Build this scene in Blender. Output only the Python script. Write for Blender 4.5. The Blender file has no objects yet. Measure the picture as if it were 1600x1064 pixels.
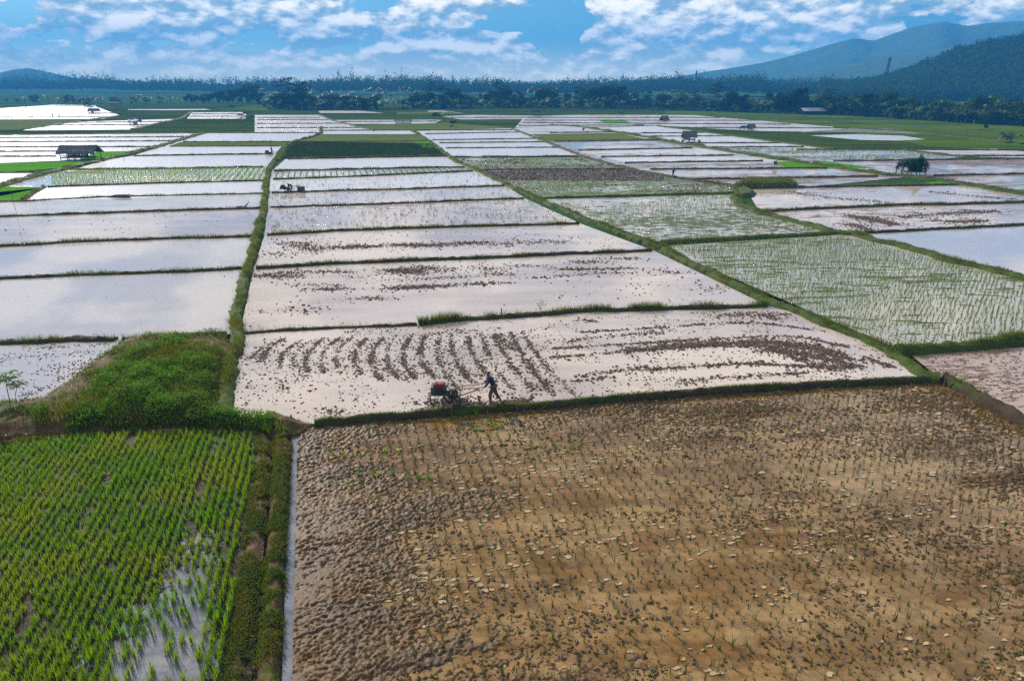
import bpy, math, random
import numpy as np
from mathutils import Vector, Matrix
R = math.radians
rng = np.random.default_rng(7)
random.seed(7)
C = bpy.context.scene.collection
scene = bpy.context.scene

# ------------------------------------------------------------------ camera
CAM_H = 15.0
PITCH = R(20.8)
FPX = 1067.0                       # focal length in pixels of a 1600 px wide frame
cam_d = bpy.data.cameras.new('camera')
cam_d.sensor_width = 36.0
cam_d.lens = 36.0 * FPX / 1600.0
cam_d.clip_start = 0.1
cam_d.clip_end = 30000
cam = bpy.data.objects.new('camera', cam_d)
cam.location = (0, 0, CAM_H)
cam.rotation_euler = (math.pi/2 - PITCH, 0, 0)
C.objects.link(cam)
scene.camera = cam

SUN_AZ, SUN_EL = R(-36), R(30)
SUN_DIR = Vector((math.sin(SUN_AZ)*math.cos(SUN_EL), math.cos(SUN_AZ)*math.cos(SUN_EL), math.sin(SUN_EL)))
sun_d = bpy.data.lights.new('sun', 'SUN')
sun_d.energy = 5.0
sun_d.angle = R(0.5)
sun_d.color = (1.0, 0.93, 0.82)
sun = bpy.data.objects.new('sun', sun_d)
sun.rotation_euler = (-SUN_DIR).to_track_quat('-Z', 'Y').to_euler()
C.objects.link(sun)

scene.view_settings.view_transform = 'Standard'
scene.view_settings.look = 'None'
scene.view_settings.exposure = 0.55
scene.view_settings.gamma = 1.0
scene.render.engine = 'CYCLES'
scene.cycles.use_denoising = False
scene.cycles.max_bounces = 6
scene.cycles.transparent_max_bounces = 8
scene.cycles.volume_bounces = 1
scene.cycles.sample_clamp_indirect = 6.0

# ------------------------------------------------------------------ node helper
class N:
    def __init__(self, nt):
        self.nt = nt
    def new(self, typ, **kw):
        n = self.nt.nodes.new(typ)
        for k, v in kw.items():
            setattr(n, k, v)
        return n
    def put(self, sock, v):
        if hasattr(v, 'is_output') or hasattr(v, 'links'):
            self.nt.links.new(v, sock)
        else:
            sock.default_value = v
    def m(self, op, a, b=None, c=None, clamp=False):
        n = self.new('ShaderNodeMath', operation=op, use_clamp=clamp)
        self.put(n.inputs[0], a)
        if b is not None: self.put(n.inputs[1], b)
        if c is not None: self.put(n.inputs[2], c)
        return n.outputs[0]
    def noise(self, vec, scale, detail=4, rough=0.55, dist=0.0):
        n = self.new('ShaderNodeTexNoise')
        n.inputs['Scale'].default_value = scale
        n.inputs['Detail'].default_value = detail
        n.inputs['Roughness'].default_value = rough
        n.inputs['Distortion'].default_value = dist
        if vec is not None: self.nt.links.new(vec, n.inputs['Vector'])
        return n.outputs[0]
    def smooth(self, v, lo, hi):
        n = self.new('ShaderNodeMapRange', interpolation_type='SMOOTHSTEP')
        self.put(n.inputs['Value'], v)
        n.inputs['From Min'].default_value = lo
        n.inputs['From Max'].default_value = hi
        return n.outputs[0]
    def mix(self, f, a, b):
        n = self.new('ShaderNodeMix', data_type='RGBA')
        self.put(n.inputs[0], f)
        self.put(n.inputs[6], a if hasattr(a, 'links') else (a[0], a[1], a[2], 1))
        self.put(n.inputs[7], b if hasattr(b, 'links') else (b[0], b[1], b[2], 1))
        return n.outputs[2]
    def comb(self, x, y, z):
        n = self.new('ShaderNodeCombineXYZ')
        for i, v in enumerate((x, y, z)): self.put(n.inputs[i], v)
        return n.outputs[0]
    def mapping(self, vec, rot=(0,0,0), scale=(1,1,1), loc=(0,0,0)):
        n = self.new('ShaderNodeMapping')
        self.nt.links.new(vec, n.inputs['Vector'])
        n.inputs['Rotation'].default_value = rot
        n.inputs['Scale'].default_value = scale
        n.inputs['Location'].default_value = loc
        return n.outputs[0]

def pix_dir(px, py):
    u = (px-800)/FPX; v = (532-py)/FPX
    f = np.array([0, math.cos(PITCH), -math.sin(PITCH)]); up = np.array([0, math.sin(PITCH), math.cos(PITCH)])
    d = f + v*up + np.array([u, 0, 0])
    return d/np.linalg.norm(d)
def azel(px, py):
    d = pix_dir(px, py)
    return math.atan2(d[0], d[1]), math.asin(d[2])

# ------------------------------------------------------------------ world: Nishita sky with cumulus
world = bpy.data.worlds.new('World')
scene.world = world
world.use_nodes = True
wn = world.node_tree
for n in list(wn.nodes): wn.nodes.remove(n)
W = N(wn)
tc = W.new('ShaderNodeTexCoord')
sep = W.new('ShaderNodeSeparateXYZ')
wn.links.new(tc.outputs['Generated'], sep.inputs[0])
az = W.m('ARCTAN2', sep.outputs[0], sep.outputs[1])
el = W.m('ARCSINE', sep.outputs[2])
sky = W.new('ShaderNodeTexSky', sky_type='NISHITA', sun_disc=False)
sky.sun_elevation = SUN_EL
sky.sun_rotation = SUN_AZ
sky.altitude = 50
sky.air_density = 1.0
sky.dust_density = 0.6
sky.ozone_density = 2.0
cv = W.comb(az, W.m('MULTIPLY', el, 2.1), 0.37)
cv2 = W.comb(W.m('SUBTRACT', az, 0.005), W.m('MULTIPLY', W.m('ADD', el, 0.009), 2.1), 0.37)
n1 = W.noise(cv, 15, 9, 0.58, 0.0)
n2 = W.noise(cv2, 15, 9, 0.58, 0.0)
nbig = W.noise(W.comb(az, W.m('MULTIPLY', el, 3.4), 0.9), 4.2, 3, 0.5)
BLOBS = [(675,78,80,24,.20),(800,78,38,18,.17),(972,42,62,34,.30),(1100,16,95,16,.18),(1070,60,70,16,.13),(1180,48,100,28,.20),
         (1300,18,90,26,.12),(500,62,60,14,.16),(240,86,70,14,.16),(520,38,110,16,.13),(650,22,50,24,.15),(180,45,150,20,.16),
         (330,26,160,22,.13),(420,100,200,16,.12),(885,104,50,10,.10),(990,98,35,12,.16),(1110,95,50,10,.14),(760,5,140,10,.12),
         (100,100,120,14,.05),(880,20,55,26,-.24),(870,66,60,26,-.16),(595,8,40,12,-.2),(20,20,40,40,-.15),(1010,14,40,14,-.15),
         (40,72,60,16,-.1),(740,40,70,9,-.08)]
B = 0.0; G_ = 0.0
for (bx, by, rx, ry, amp) in BLOBS:
    a0, e0 = azel(bx, by); a1, _ = azel(bx+rx, by); _, e1 = azel(bx, by-ry)
    ra = abs(a1-a0); re = abs(e1-e0)
    da = W.m('DIVIDE', W.m('SUBTRACT', az, a0), ra)
    de = W.m('DIVIDE', W.m('SUBTRACT', el, e0), re)
    q = W.m('MULTIPLY_ADD', da, da, W.m('MULTIPLY', de, de))
    g = W.m('MULTIPLY', W.m('EXPONENT', W.m('MULTIPLY', q, -1.0)), amp*1.45)
    B = W.m('ADD', B, g)
    amp_ = amp
    if amp > 0:
        G_ = W.m('ADD', G_, W.m('MULTIPLY', g, de))
veil0 = W.m('SUBTRACT', 1.0, W.smooth(el, -0.01, 0.06))
low = W.m('MULTIPLY', W.m('SUBTRACT', nbig, 0.5), 0.55)
dens = W.m('ADD', W.m('ADD', n1, B), W.m('ADD', low, W.m('MULTIPLY', veil0, 0.07)))
mask = W.smooth(dens, 0.47, 0.52)
lit = W.m('ADD', W.m('MULTIPLY', W.m('SUBTRACT', n1, n2), 4.2), W.m('MULTIPLY', G_, 1.6))
core = W.smooth(dens, 0.56, 0.82)
lit = W.m('ADD', lit, W.m('MULTIPLY', core, 0.18))
lit = W.smooth(W.m('ADD', lit, 0.33), 0.0, 1.0)
K = 10.0
def kc(c): return tuple(x*K for x in c)
skyc = W.new('ShaderNodeVectorMath', operation='MULTIPLY')
wn.links.new(sky.outputs[0], skyc.inputs[0]); skyc.inputs[1].default_value = (0.27, 0.50, 0.66)
cloud = W.mix(lit, kc((0.30, 0.40, 0.43)), kc((1.55, 1.36, 1.10)))
c1 = W.mix(W.m('MULTIPLY', mask, 0.93), skyc.outputs[0], cloud)
# veil near the horizon
veil = W.m('SUBTRACT', 1.0, W.smooth(el, -0.01, 0.055))
c2 = W.mix(W.m('MULTIPLY', veil, 0.70), c1, kc((1.35, 1.22, 0.80)))
# unseen overcast band above the frame, added to brighten reflections, fading towards the zenith
hn = W.noise(W.comb(W.m('MULTIPLY', az, 1.0), W.m('MULTIPLY', el, 2.6), 3.3), 4.2, 6, 0.55)
hm = W.m('MULTIPLY', W.smooth(el, 0.10, 0.18), W.m('SUBTRACT', 1.0, W.smooth(el, 0.40, 0.66)))
hc = W.mix(W.smooth(hn, 0.45, 0.56), kc((0.18, 0.30, 0.52)), kc((0.84, 0.79, 0.76)))
c3 = W.mix(W.m('MULTIPLY', hm, 0.95), c2, hc)
bg = W.new('ShaderNodeBackground')
bg.inputs['Strength'].default_value = 0.1
wn.links.new(c3, bg.inputs['Color'])
wo = W.new('ShaderNodeOutputWorld')
wn.links.new(bg.outputs[0], wo.inputs['Surface'])

# ------------------------------------------------------------------ ground maths
def G(px, py, z=0.0):
    d = pix_dir(px, py)
    t = (CAM_H - z)/(-d[2])
    return np.array([d[0]*t, d[1]*t, z])
def project(x, y, z):
    """world -> pixels of the 1600 frame (used only to lay wet and dry patches out on the fields)"""
    dx, dy, dz = x, y, z-CAM_H
    dep = dy*math.cos(PITCH) - dz*math.sin(PITCH)
    upc = dy*math.sin(PITCH) + dz*math.cos(PITCH)
    return 800 + FPX*dx/dep, 532 - FPX*upc/dep
def poly_w(pts, z=0.0):
    return np.array([G(p[0], p[1], z)[:2] for p in pts])
def inside(P, poly):
    x, y = P[:, 0], P[:, 1]
    r = np.zeros(len(P), bool)
    n = len(poly); j = n-1
    for i in range(n):
        xi, yi = poly[i]; xj, yj = poly[j]
        c = ((yi > y) != (yj > y)) & (x < (xj-xi)*(y-yi)/(yj-yi+1e-12)+xi)
        r ^= c; j = i
    return r
def edge_dist(P, poly):
    d = np.full(len(P), 1e9)
    n = len(poly)
    for i in range(n):
        a = poly[i]; b = poly[(i+1) % n]; ab = b-a
        t = np.clip(((P-a)@ab)/(ab@ab+1e-12), 0, 1)
        q = a + t[:, None]*ab
        d = np.minimum(d, np.hypot(P[:, 0]-q[:, 0], P[:, 1]-q[:, 1]))
    return d
def vnoise(x, y, seed=0):
    xi = np.floor(x).astype(np.int64); yi = np.floor(y).astype(np.int64)
    xf = x-xi; yf = y-yi
    u = xf*xf*(3-2*xf); v = yf*yf*(3-2*yf)
    def h(a, b):
        n = (a*374761393 + b*668265263 + seed*982451653) & 0xffffffff
        n = ((n ^ (n >> 13))*1274126177) & 0xffffffff
        return ((n ^ (n >> 16)) & 0xffff)/65535.0
    return (h(xi, yi)*(1-u)+h(xi+1, yi)*u)*(1-v) + (h(xi, yi+1)*(1-u)+h(xi+1, yi+1)*u)*v
def fbm(x, y, octv=4, seed=0, gain=0.5):
    s = 0; a = 1; t = 0
    for o in range(octv):
        s = s + a*vnoise(x*2**o+17.3*o, y*2**o-9.1*o, seed+o); t += a; a *= gain
    return s/t

# ------------------------------------------------------------------ mesh helpers
def mesh_np(name, V, F, mat=None, parent=None, smooth=False, link=True):
    V = np.asarray(V, np.float32); F = np.asarray(F, np.int32)
    me = bpy.data.meshes.new(name)
    k = F.shape[1] if len(F) else 3
    me.vertices.add(len(V)); me.vertices.foreach_set('co', V.ravel())
    me.loops.add(len(F)*k); me.loops.foreach_set('vertex_index', F.ravel())
    me.polygons.add(len(F)); me.polygons.foreach_set('loop_start', np.arange(0, len(F)*k, k, dtype=np.int32))
    me.polygons.foreach_set('use_smooth', np.full(len(F), smooth, bool))
    if mat: me.materials.append(mat)
    me.update(calc_edges=True)
    if not link: return me
    o = bpy.data.objects.new(name, me); C.objects.link(o)
    if parent: o.parent = parent
    return o

def tag(o, label=None, cat=None, group=None, kind=None):
    if label: o['label'] = label
    if cat: o['category'] = cat
    if group: o['group'] = group
    if kind: o['kind'] = kind
    return o
def empty(name, loc=(0,0,0), rz=0.0):
    o = bpy.data.objects.new(name, None); C.objects.link(o)
    o.location = loc; o.rotation_euler = (0, 0, rz); o.empty_display_size = 0.2
    return o
def dup(root, loc, rz=0.0, s=1.0, label=None, group=None):
    r = root.copy(); C.objects.link(r)
    r.location = loc; r.rotation_euler = (0, 0, rz)
    r.scale = (s, s, s) if not hasattr(s, '__len__') else s
    if label: r['label'] = label
    if group: r['group'] = group
    for ch in list(root.children):
        c = ch.copy(); C.objects.link(c); c.parent = r
        for g in list(ch.children):
            d = g.copy(); C.objects.link(d); d.parent = c
    return r

class MB:
    def __init__(self): self.v = []; self.f = []
    def add(self, vs, fs):
        n = len(self.v); self.v += [tuple(v) for v in vs]; self.f += [tuple(i+n for i in f) for f in fs]; return self
    def box(self, c, s, rot=None, taper=1.0):
        x, y, z = s[0]/2, s[1]/2, s[2]/2
        vs = [Vector((sx*x*(taper if sz > 0 else 1), sy*y*(taper if sz > 0 else 1), sz*z)) for sz in (-1, 1) for sy in (-1, 1) for sx in (-1, 1)]
        if rot is not None:
            M = Matrix.Rotation(rot[2], 3, 'Z') @ Matrix.Rotation(rot[1], 3, 'Y') @ Matrix.Rotation(rot[0], 3, 'X')
            vs = [M @ v for v in vs]
        c = Vector(c)
        return self.add([v+c for v in vs], [(0,2,3,1),(4,5,7,6),(0,1,5,4),(2,6,7,3),(0,4,6,2),(1,3,7,5)])
    def tube(self, pts, r, n=8, cap=True):
        pts = [Vector(p) for p in pts]
        rs = r if hasattr(r, '__len__') else [r]*len(pts)
        vs = []
        for i, p in enumerate(pts):
            d = (pts[min(i+1, len(pts)-1)] - pts[max(i-1, 0)])
            if d.length < 1e-9: d = Vector((0, 0, 1))
            d.normalize()
            a = d.orthogonal().normalized() if abs(d.z) > .95 else d.cross(Vector((0,0,1))).normalized()
            b = d.cross(a)
            for k in range(n):
                t = 2*math.pi*k/n
                vs.append(p + (a*math.cos(t)+b*math.sin(t))*rs[i])
        fs = []
        for i in range(len(pts)-1):
            for k in range(n):
                fs.append((i*n+k, i*n+(k+1) % n, (i+1)*n+(k+1) % n, (i+1)*n+k))
        if cap:
            fs.append(tuple(reversed(range(n)))); fs.append(tuple((len(pts)-1)*n+k for k in range(n)))
        return self.add(vs, fs)
    def ring(self, c, r, rt, axis='Y', n=24, m=6):
        c = Vector(c); pts = []
        for i in range(n+1):
            t = 2*math.pi*i/n
            pts.append(c + (Vector((math.cos(t)*r, 0, math.sin(t)*r)) if axis == 'Y' else Vector((math.cos(t)*r, math.sin(t)*r, 0))))
        return self.tube(pts, rt, m, False)
    def disc(self, c, r, w, axis='Y', n=20):
        c = Vector(c); ax = Vector((0,1,0)) if axis == 'Y' else (Vector((1,0,0)) if axis == 'X' else Vector((0,0,1)))
        return self.tube([c-ax*w/2, c+ax*w/2], r, n)
    def build(self, name, mat, parent=None, smooth=False, bevel=0):
        me = bpy.data.meshes.new(name); me.from_pydata(self.v, [], self.f)
        if mat: me.materials.append(mat)
        if smooth: me.polygons.foreach_set('use_smooth', [True]*len(me.polygons))
        me.update()
        o = bpy.data.objects.new(name, me); C.objects.link(o)
        if parent: o.parent = parent
        if bevel:
            b = o.modifiers.new('bevel', 'BEVEL'); b.width = bevel; b.segments = 2
        return o

def blades(base, h, w, az, lean, curve=0.5):
    """grass blades: 5 verts, 3 tris each"""
    n = len(base)
    d = np.stack([np.cos(az), np.sin(az), np.zeros(n)], 1)
    s = np.stack([-np.sin(az), np.cos(az), np.zeros(n)], 1)*(w/2)[:, None]
    z = np.array([0, 0, 1.0])
    mid = base + z*(h*0.55)[:, None] + d*(h*lean*0.35)[:, None]
    tip = base + z*(h*(1-0.25*lean*curve))[:, None] + d*(h*lean)[:, None]
    V = np.stack([base-s, base+s, mid-s*.8, mid+s*.8, tip], 1).reshape(-1, 3)
    i = np.arange(n)[:, None]*5
    F = np.concatenate([i+np.array([[0,1,3]]), i+np.array([[0,3,2]]), i+np.array([[2,3,4]])], 1).reshape(-1, 3)
    return V, F
def leaves(cen, size, nrm=None, asp=0.55, r=None):
    """random leaf rhombi, quads"""
    r = r or rng
    n = len(cen)
    a = r.normal(size=(n, 3)); a /= np.linalg.norm(a, axis=1)[:, None]
    b = r.normal(size=(n, 3))
    if nrm is not None:
        nn = nrm + r.normal(size=(n, 3))*0.45
        a = np.cross(nn, a); a /= np.linalg.norm(a, axis=1)[:, None]+1e-9
        b = np.cross(nn, a)
    else:
        b = np.cross(a, b)
    b /= np.linalg.norm(b, axis=1)[:, None]+1e-9
    s = np.broadcast_to(size, (n,))[:, None]
    V = np.stack([cen-a*s*.5, cen+b*s*.5*asp, cen+a*s*.5, cen-b*s*.5*asp], 1).reshape(-1, 3)
    F = np.arange(n*4).reshape(-1, 4)
    return V, F
class Acc:
    def __init__(self): self.V = []; self.F = []; self.n = 0
    def add(self, V, F):
        self.V.append(V); self.F.append(F+self.n); self.n += len(V)
    def build(self, name, mat, parent=None, smooth=False, link=True):
        return mesh_np(name, np.concatenate(self.V), np.concatenate(self.F), mat, parent, smooth, link)
def scatter(poly, dens, r=None):
    r = r or rng
    lo, hi = poly.min(0), poly.max(0)
    n = int((hi-lo).prod()*dens)
    P = lo + r.random((n, 2))*(hi-lo)
    return P[inside(P, poly)]
def rows(poly, sp, azr, jit=0.04, sx=None):
    sx = sx or sp
    e1 = np.array([math.sin(azr), math.cos(azr)]); e2 = np.array([e1[1], -e1[0]])
    c = poly.mean(0); q = poly-c
    a = q@e1; b = q@e2
    ga = np.arange(a.min(), a.max(), sp); gb = np.arange(b.min(), b.max(), sx)
    A, Bq = np.meshgrid(ga, gb, indexing='ij')
    A = A + rng.normal(size=A.shape)*jit; Bq = Bq + rng.normal(size=Bq.shape)*jit
    P = c + A.reshape(-1, 1)*e1 + Bq.reshape(-1, 1)*e2
    return P[inside(P, poly)]
def tufts(P, z, nb, h, w, spread, lean=0.5, hvar=0.35):
    n = len(P)
    b = np.repeat(np.column_stack([P, np.full(n, z) if np.isscalar(z) else z]), nb, 0)
    m = len(b)
    b[:, :2] += rng.normal(size=(m, 2))*spread
    hs = np.repeat(np.broadcast_to(h, (n,)), nb)*(1+rng.normal(size=m)*hvar).clip(.3, 1.9)
    return blades(b, hs, np.full(m, w), rng.random(m)*6.283, (rng.random(m)*lean))

# ------------------------------------------------------------------ materials
def new_mat(name):
    m = bpy.data.materials.new(name); m.use_nodes = True
    nt = m.node_tree
    for n in list(nt.nodes): nt.nodes.remove(n)
    A = N(nt); out = A.new('ShaderNodeOutputMaterial')
    return m, A, out
def prin(A, color, rough=0.8, bump=None, bs=0.3, bd=0.02, spec=None, ior=None, metal=0):
    p = A.new('ShaderNodeBsdfPrincipled')
    A.put(p.inputs['Base Color'], color if hasattr(color, 'links') else (*color, 1))
    A.put(p.inputs['Roughness'], rough)
    p.inputs['Metallic'].default_value = metal
    if spec is not None: A.put(p.inputs['Specular IOR Level'], spec)
    if ior: p.inputs['IOR'].default_value = ior
    if bump is not None:
        b = A.new('ShaderNodeBump'); b.inputs['Strength'].default_value = bs; b.inputs['Distance'].default_value = bd
        A.nt.links.new(bump, b.inputs['Height']); A.nt.links.new(b.outputs[0], p.inputs['Normal'])
    return p
def geo_pos(A):
    return A.new('ShaderNodeNewGeometry').outputs['Position']

def foliage(name, c1, c2, c3=None, trans=0.45, tcol=None, spec=.25, rough=.55):
    m, A, out = new_mat(name)
    g = A.new('ShaderNodeNewGeometry')
    rp = g.outputs['Random Per Island']
    big = A.noise(g.outputs['Position'], 0.35, 3)
    col = A.mix(rp, c1, c2)
    col = A.mix(A.smooth(big, 0.38, 0.66), col, c3 or c1)
    p = prin(A, col, rough, spec=spec)
    t = A.new('ShaderNodeBsdfTranslucent')
    tc_ = A.new('ShaderNodeVectorMath', operation='MULTIPLY')
    A.nt.links.new(col, tc_.inputs[0]); tc_.inputs[1].default_value = tcol or (1.3, 1.5, 0.6)
    A.nt.links.new(tc_.outputs[0], t.inputs['Color'])
    mx = A.new('ShaderNodeMixShader'); mx.inputs[0].default_value = trans
    A.nt.links.new(p.outputs[0], mx.inputs[1]); A.nt.links.new(t.outputs[0], mx.inputs[2])
    A.nt.links.new(mx.outputs[0], out.inputs['Surface'])
    return m
def plain(name, col, rough=0.7, var=0.25, scale=6.0, metal=0, bump=0.0):
    m, A, out = new_mat(name)
    tcn = A.new('ShaderNodeTexCoord').outputs['Object']
    n = A.noise(tcn, scale, 5, 0.6)
    c = A.mix(n, tuple(x*(1-var) for x in col), tuple(min(1, x*(1+var)) for x in col))
    p = prin(A, c, rough, n if bump else None, bump, 0.02, metal=metal)
    A.nt.links.new(p.outputs[0], out.inputs['Surface'])
    return m

FIELD_AZ = R(-15)
def water_mat(name, c1, c2, rough=0.05, ior=1.5, bump=0.015, bscale=1.2, spots=0.0, spotc=(.05,.035,.025), sscale=2.2, sstretch=5.0, rot=FIELD_AZ, spotbump=0.3):
    """muddy flood water; spots > 0 lets churned mud or stubble break the surface"""
    m, A, out = new_mat(name)
    pos = geo_pos(A)
    big = A.noise(pos, 0.05, 3, 0.5)
    mid = A.noise(A.mapping(pos, (0,0,rot), (0.12, 0.5, 1)), 1.0, 4, 0.55)
    f = A.smooth(A.m('ADD', A.m('MULTIPLY', big, .6), A.m('MULTIPLY', mid, .4)), 0.38, 0.62)
    col = A.mix(f, c1, c2)
    rip = A.noise(A.mapping(pos, (0,0,rot), (1, 1.8, 1)), bscale, 3, 0.5)
    rg = rough
    if spots > 0:
        sp = A.noise(A.mapping(pos, (0,0,rot), (sscale/sstretch, sscale, 1)), 1.0, 6, 0.68)
        clump = A.noise(A.mapping(pos, (0,0,rot), (0.035, 0.10, 1)), 1.0, 3, 0.5)
        th = A.m('ADD', sp, A.m('MULTIPLY', A.m('SUBTRACT', clump, 0.5), 0.55))
        k = A.smooth(th, 0.66-0.24*spots, 0.70-0.24*spots)
        spc = A.mix(A.noise(pos, 2.5, 4), tuple(x*.6 for x in spotc), tuple(x*1.5 for x in spotc))
        col = A.mix(k, col, spc)
        rg = A.m('ADD', rough, A.m('MULTIPLY', k, 0.6))
        hgt = A.m('ADD', A.m('MULTIPLY', rip, bump), A.m('MULTIPLY', A.m('MULTIPLY', k, sp), spotbump))
        p = prin(A, col, rg, hgt, 1.0, 0.12, ior=ior)
    else:
        p = prin(A, col, rg, rip, bump*3, 0.03, ior=ior)
    A.nt.links.new(p.outputs[0], out.inputs['Surface'])
    return m
def green_mat(name, c1, c2, c3, s=0.5, bs=0.6, bd=0.15, sheen=0.0, rot=FIELD_AZ, st=2.5):
    m, A, out = new_mat(name)
    pos = geo_pos(A)
    n1_ = A.noise(A.mapping(pos, (0,0,rot), (s/st, s, s)), 1.0, 6, 0.62)
    n2_ = A.noise(pos, s*6, 4, 0.7)
    n3_ = A.noise(A.mapping(pos, (0,0,rot), (0.012, 0.05, 1)), 1.0, 3, 0.5)
    col = A.mix(A.smooth(n2_, 0.35, 0.65), c1, c2)
    col = A.mix(A.m('MULTIPLY', A.smooth(A.m('MULTIPLY_ADD', n3_, .5, A.m('MULTIPLY', n1_, .5)), 0.44, 0.58), 0.85), col, c3)
    p = prin(A, col, 1.0, n2_, bs, bd, spec=0.0)
    A.nt.links.new(p.outputs[0], out.inputs['Surface'])
    return m

M = {}
M['w']   = water_mat('muddy_water', (.50,.42,.365), (.36,.295,.25))
M['wb']  = water_mat('clear_muddy_water', (.37,.35,.36), (.41,.365,.33), rough=.03, bump=.006, ior=1.6)
M['ws']  = water_mat('water_with_mud', (.47,.385,.335), (.40,.32,.27), spots=.30, sscale=1.6)
M['wd']  = water_mat('water_with_thick_mud', (.44,.36,.33), (.38,.31,.27), spots=.62, spotc=(.10,.062,.045), sscale=1.3, sstretch=6)
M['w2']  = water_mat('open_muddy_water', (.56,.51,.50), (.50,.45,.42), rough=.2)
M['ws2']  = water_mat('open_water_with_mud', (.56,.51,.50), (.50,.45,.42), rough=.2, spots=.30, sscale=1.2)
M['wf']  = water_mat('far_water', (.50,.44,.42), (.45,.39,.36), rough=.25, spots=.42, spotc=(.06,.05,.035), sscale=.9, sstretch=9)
M['wg']  = water_mat('water_with_stubble', (.46,.41,.36), (.36,.31,.25), spots=.66, spotc=(.045,.065,.012), sscale=1.3, sstretch=2)
M['wg2'] = water_mat('flooded_rice_water', (.46,.42,.37), (.34,.31,.24), spots=.40, spotc=(.055,.075,.015), sscale=1.4, sstretch=4.5)
M['pm']  = water_mat('ploughed_mud', (.34,.26,.22), (.30,.22,.18), spots=1.15, spotc=(.035,.020,.014), sscale=1.2, sstretch=1.6, spotbump=1.2)
M['pg']  = water_mat('grassy_mud', (.40,.36,.32), (.30,.26,.2), spots=.95, spotc=(.05,.08,.008), sscale=1.2, sstretch=1.8, spotbump=.8)
M['br']  = water_mat('pink_brown_mud', (.33,.235,.19), (.29,.20,.155), spots=.42, spotc=(.12,.07,.045), sscale=3.2, sstretch=3, rough=.12, spotbump=.3)
M['gd']  = green_mat('dark_rice', (.020,.034,.004), (.032,.050,.005), (.024,.036,.004))
M['gl']  = green_mat('olive_rice', (.085,.11,.03), (.12,.14,.035), (.075,.10,.02))
M['gb']  = green_mat('bright_nursery', (.07,.21,.008), (.09,.26,.01), (.06,.17,.008), st=8)
M['gm']  = green_mat('meadow', (.030,.052,.004), (.052,.080,.005), (.020,.034,.004), s=.22, st=5)
M['gr']  = green_mat('right_meadow', (.05,.09,.003), (.085,.13,.003), (.032,.056,.004), s=.22, st=5)
M['ground'] = green_mat('valley_floor', (.032,.075,.020), (.05,.10,.024), (.025,.055,.018), s=.06, st=5)

def soil_mat(name, c1, c2, green=0.5, gcol=(.06,.12,.012)):
    m, A, out = new_mat(name)
    pos = geo_pos(A)
    n_ = A.noise(pos, 7, 6, 0.65)
    g_ = A.noise(pos, 0.9, 5, 0.6)
    col = A.mix(n_, c1, c2)
    col = A.mix(A.smooth(g_, 0.62-.3*green, 0.72-.3*green), col, A.mix(n_, tuple(x*.6 for x in gcol), tuple(x*1.3 for x in gcol)))
    p = prin(A, col, 0.85, n_, 0.8, 0.05, spec=.2)
    A.nt.links.new(p.outputs[0], out.inputs['Surface'])
    return m
M['bund'] = soil_mat('bund_soil', (.025,.016,.009), (.07,.045,.026), .45, (.035,.055,.006))
M['bundg'] = soil_mat('grassy_bund_soil', (.03,.022,.009), (.06,.05,.014), .9, (.045,.07,.007))
M['earth'] = soil_mat('weedy_earth', (.045,.026,.012), (.13,.075,.03), .35, (.06,.075,.008))
M['grass'] = foliage('grass_blades', (.045,.085,.004), (.11,.155,.006), (.11,.115,.006), .45, (1.4,1.4,.4))
M['dgrass'] = foliage('olive_grass', (.06,.08,.005), (.17,.15,.010), (.06,.10,.005), .45, (1.4,1.4,.4))
M['rice'] = foliage('rice_leaves', (.045,.14,.003), (.17,.31,.005), (.20,.26,.004), .42, (1.4,1.45,.5))
M['ricep'] = foliage('pale_rice_leaves', (.08,.13,.018), (.14,.18,.03), (.07,.12,.016), .45)
M['seed'] = foliage('seedling_leaves', (.03,.055,.008), (.07,.095,.015), (.045,.07,.01), .35)
M['weed'] = foliage('weed_leaves', (.045,.15,.003), (.15,.30,.005), (.09,.14,.005), .45, (1.4,1.45,.4), .06, .75)
M['far1'] = foliage('tree_leaves', (.020,.036,.009), (.044,.066,.014), (.014,.026,.008), .3, spec=.03, rough=.9)
M['far2'] = foliage('dark_tree_leaves', (.012,.020,.006), (.028,.042,.010), (.010,.017,.006), .25, spec=.03, rough=.9)
M['palmleaf'] = foliage('palm_fronds', (.030,.050,.012), (.060,.085,.020), (.03,.05,.015), .3)
M['banana'] = foliage('banana_leaves', (.05,.085,.016), (.11,.15,.04), (.035,.07,.014), .35)
M['forest'] = foliage('forest_leaves', (.022,.042,.012), (.045,.072,.018), (.018,.034,.012), .25, spec=.03, rough=.9)
M['trunk'] = plain('bark', (.07,.055,.04), .9, .3, 4)
M['steel'] = plain('muddy_steel', (.045,.038,.03), .6, .4, 8, metal=.3, bump=.3)
M['thatch'] = plain('old_thatch', (.085,.078,.075), .9, .45, 9, bump=.6)
M['wood'] = plain('weathered_wood', (.07,.05,.035), .85, .3, 12)
M['tin'] = plain('grey_roof_sheet', (.33,.33,.36), .5, .2, 3)
M['bluetarp'] = plain('blue_tarpaulin', (.03,.05,.16), .5, .25, 3)

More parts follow.
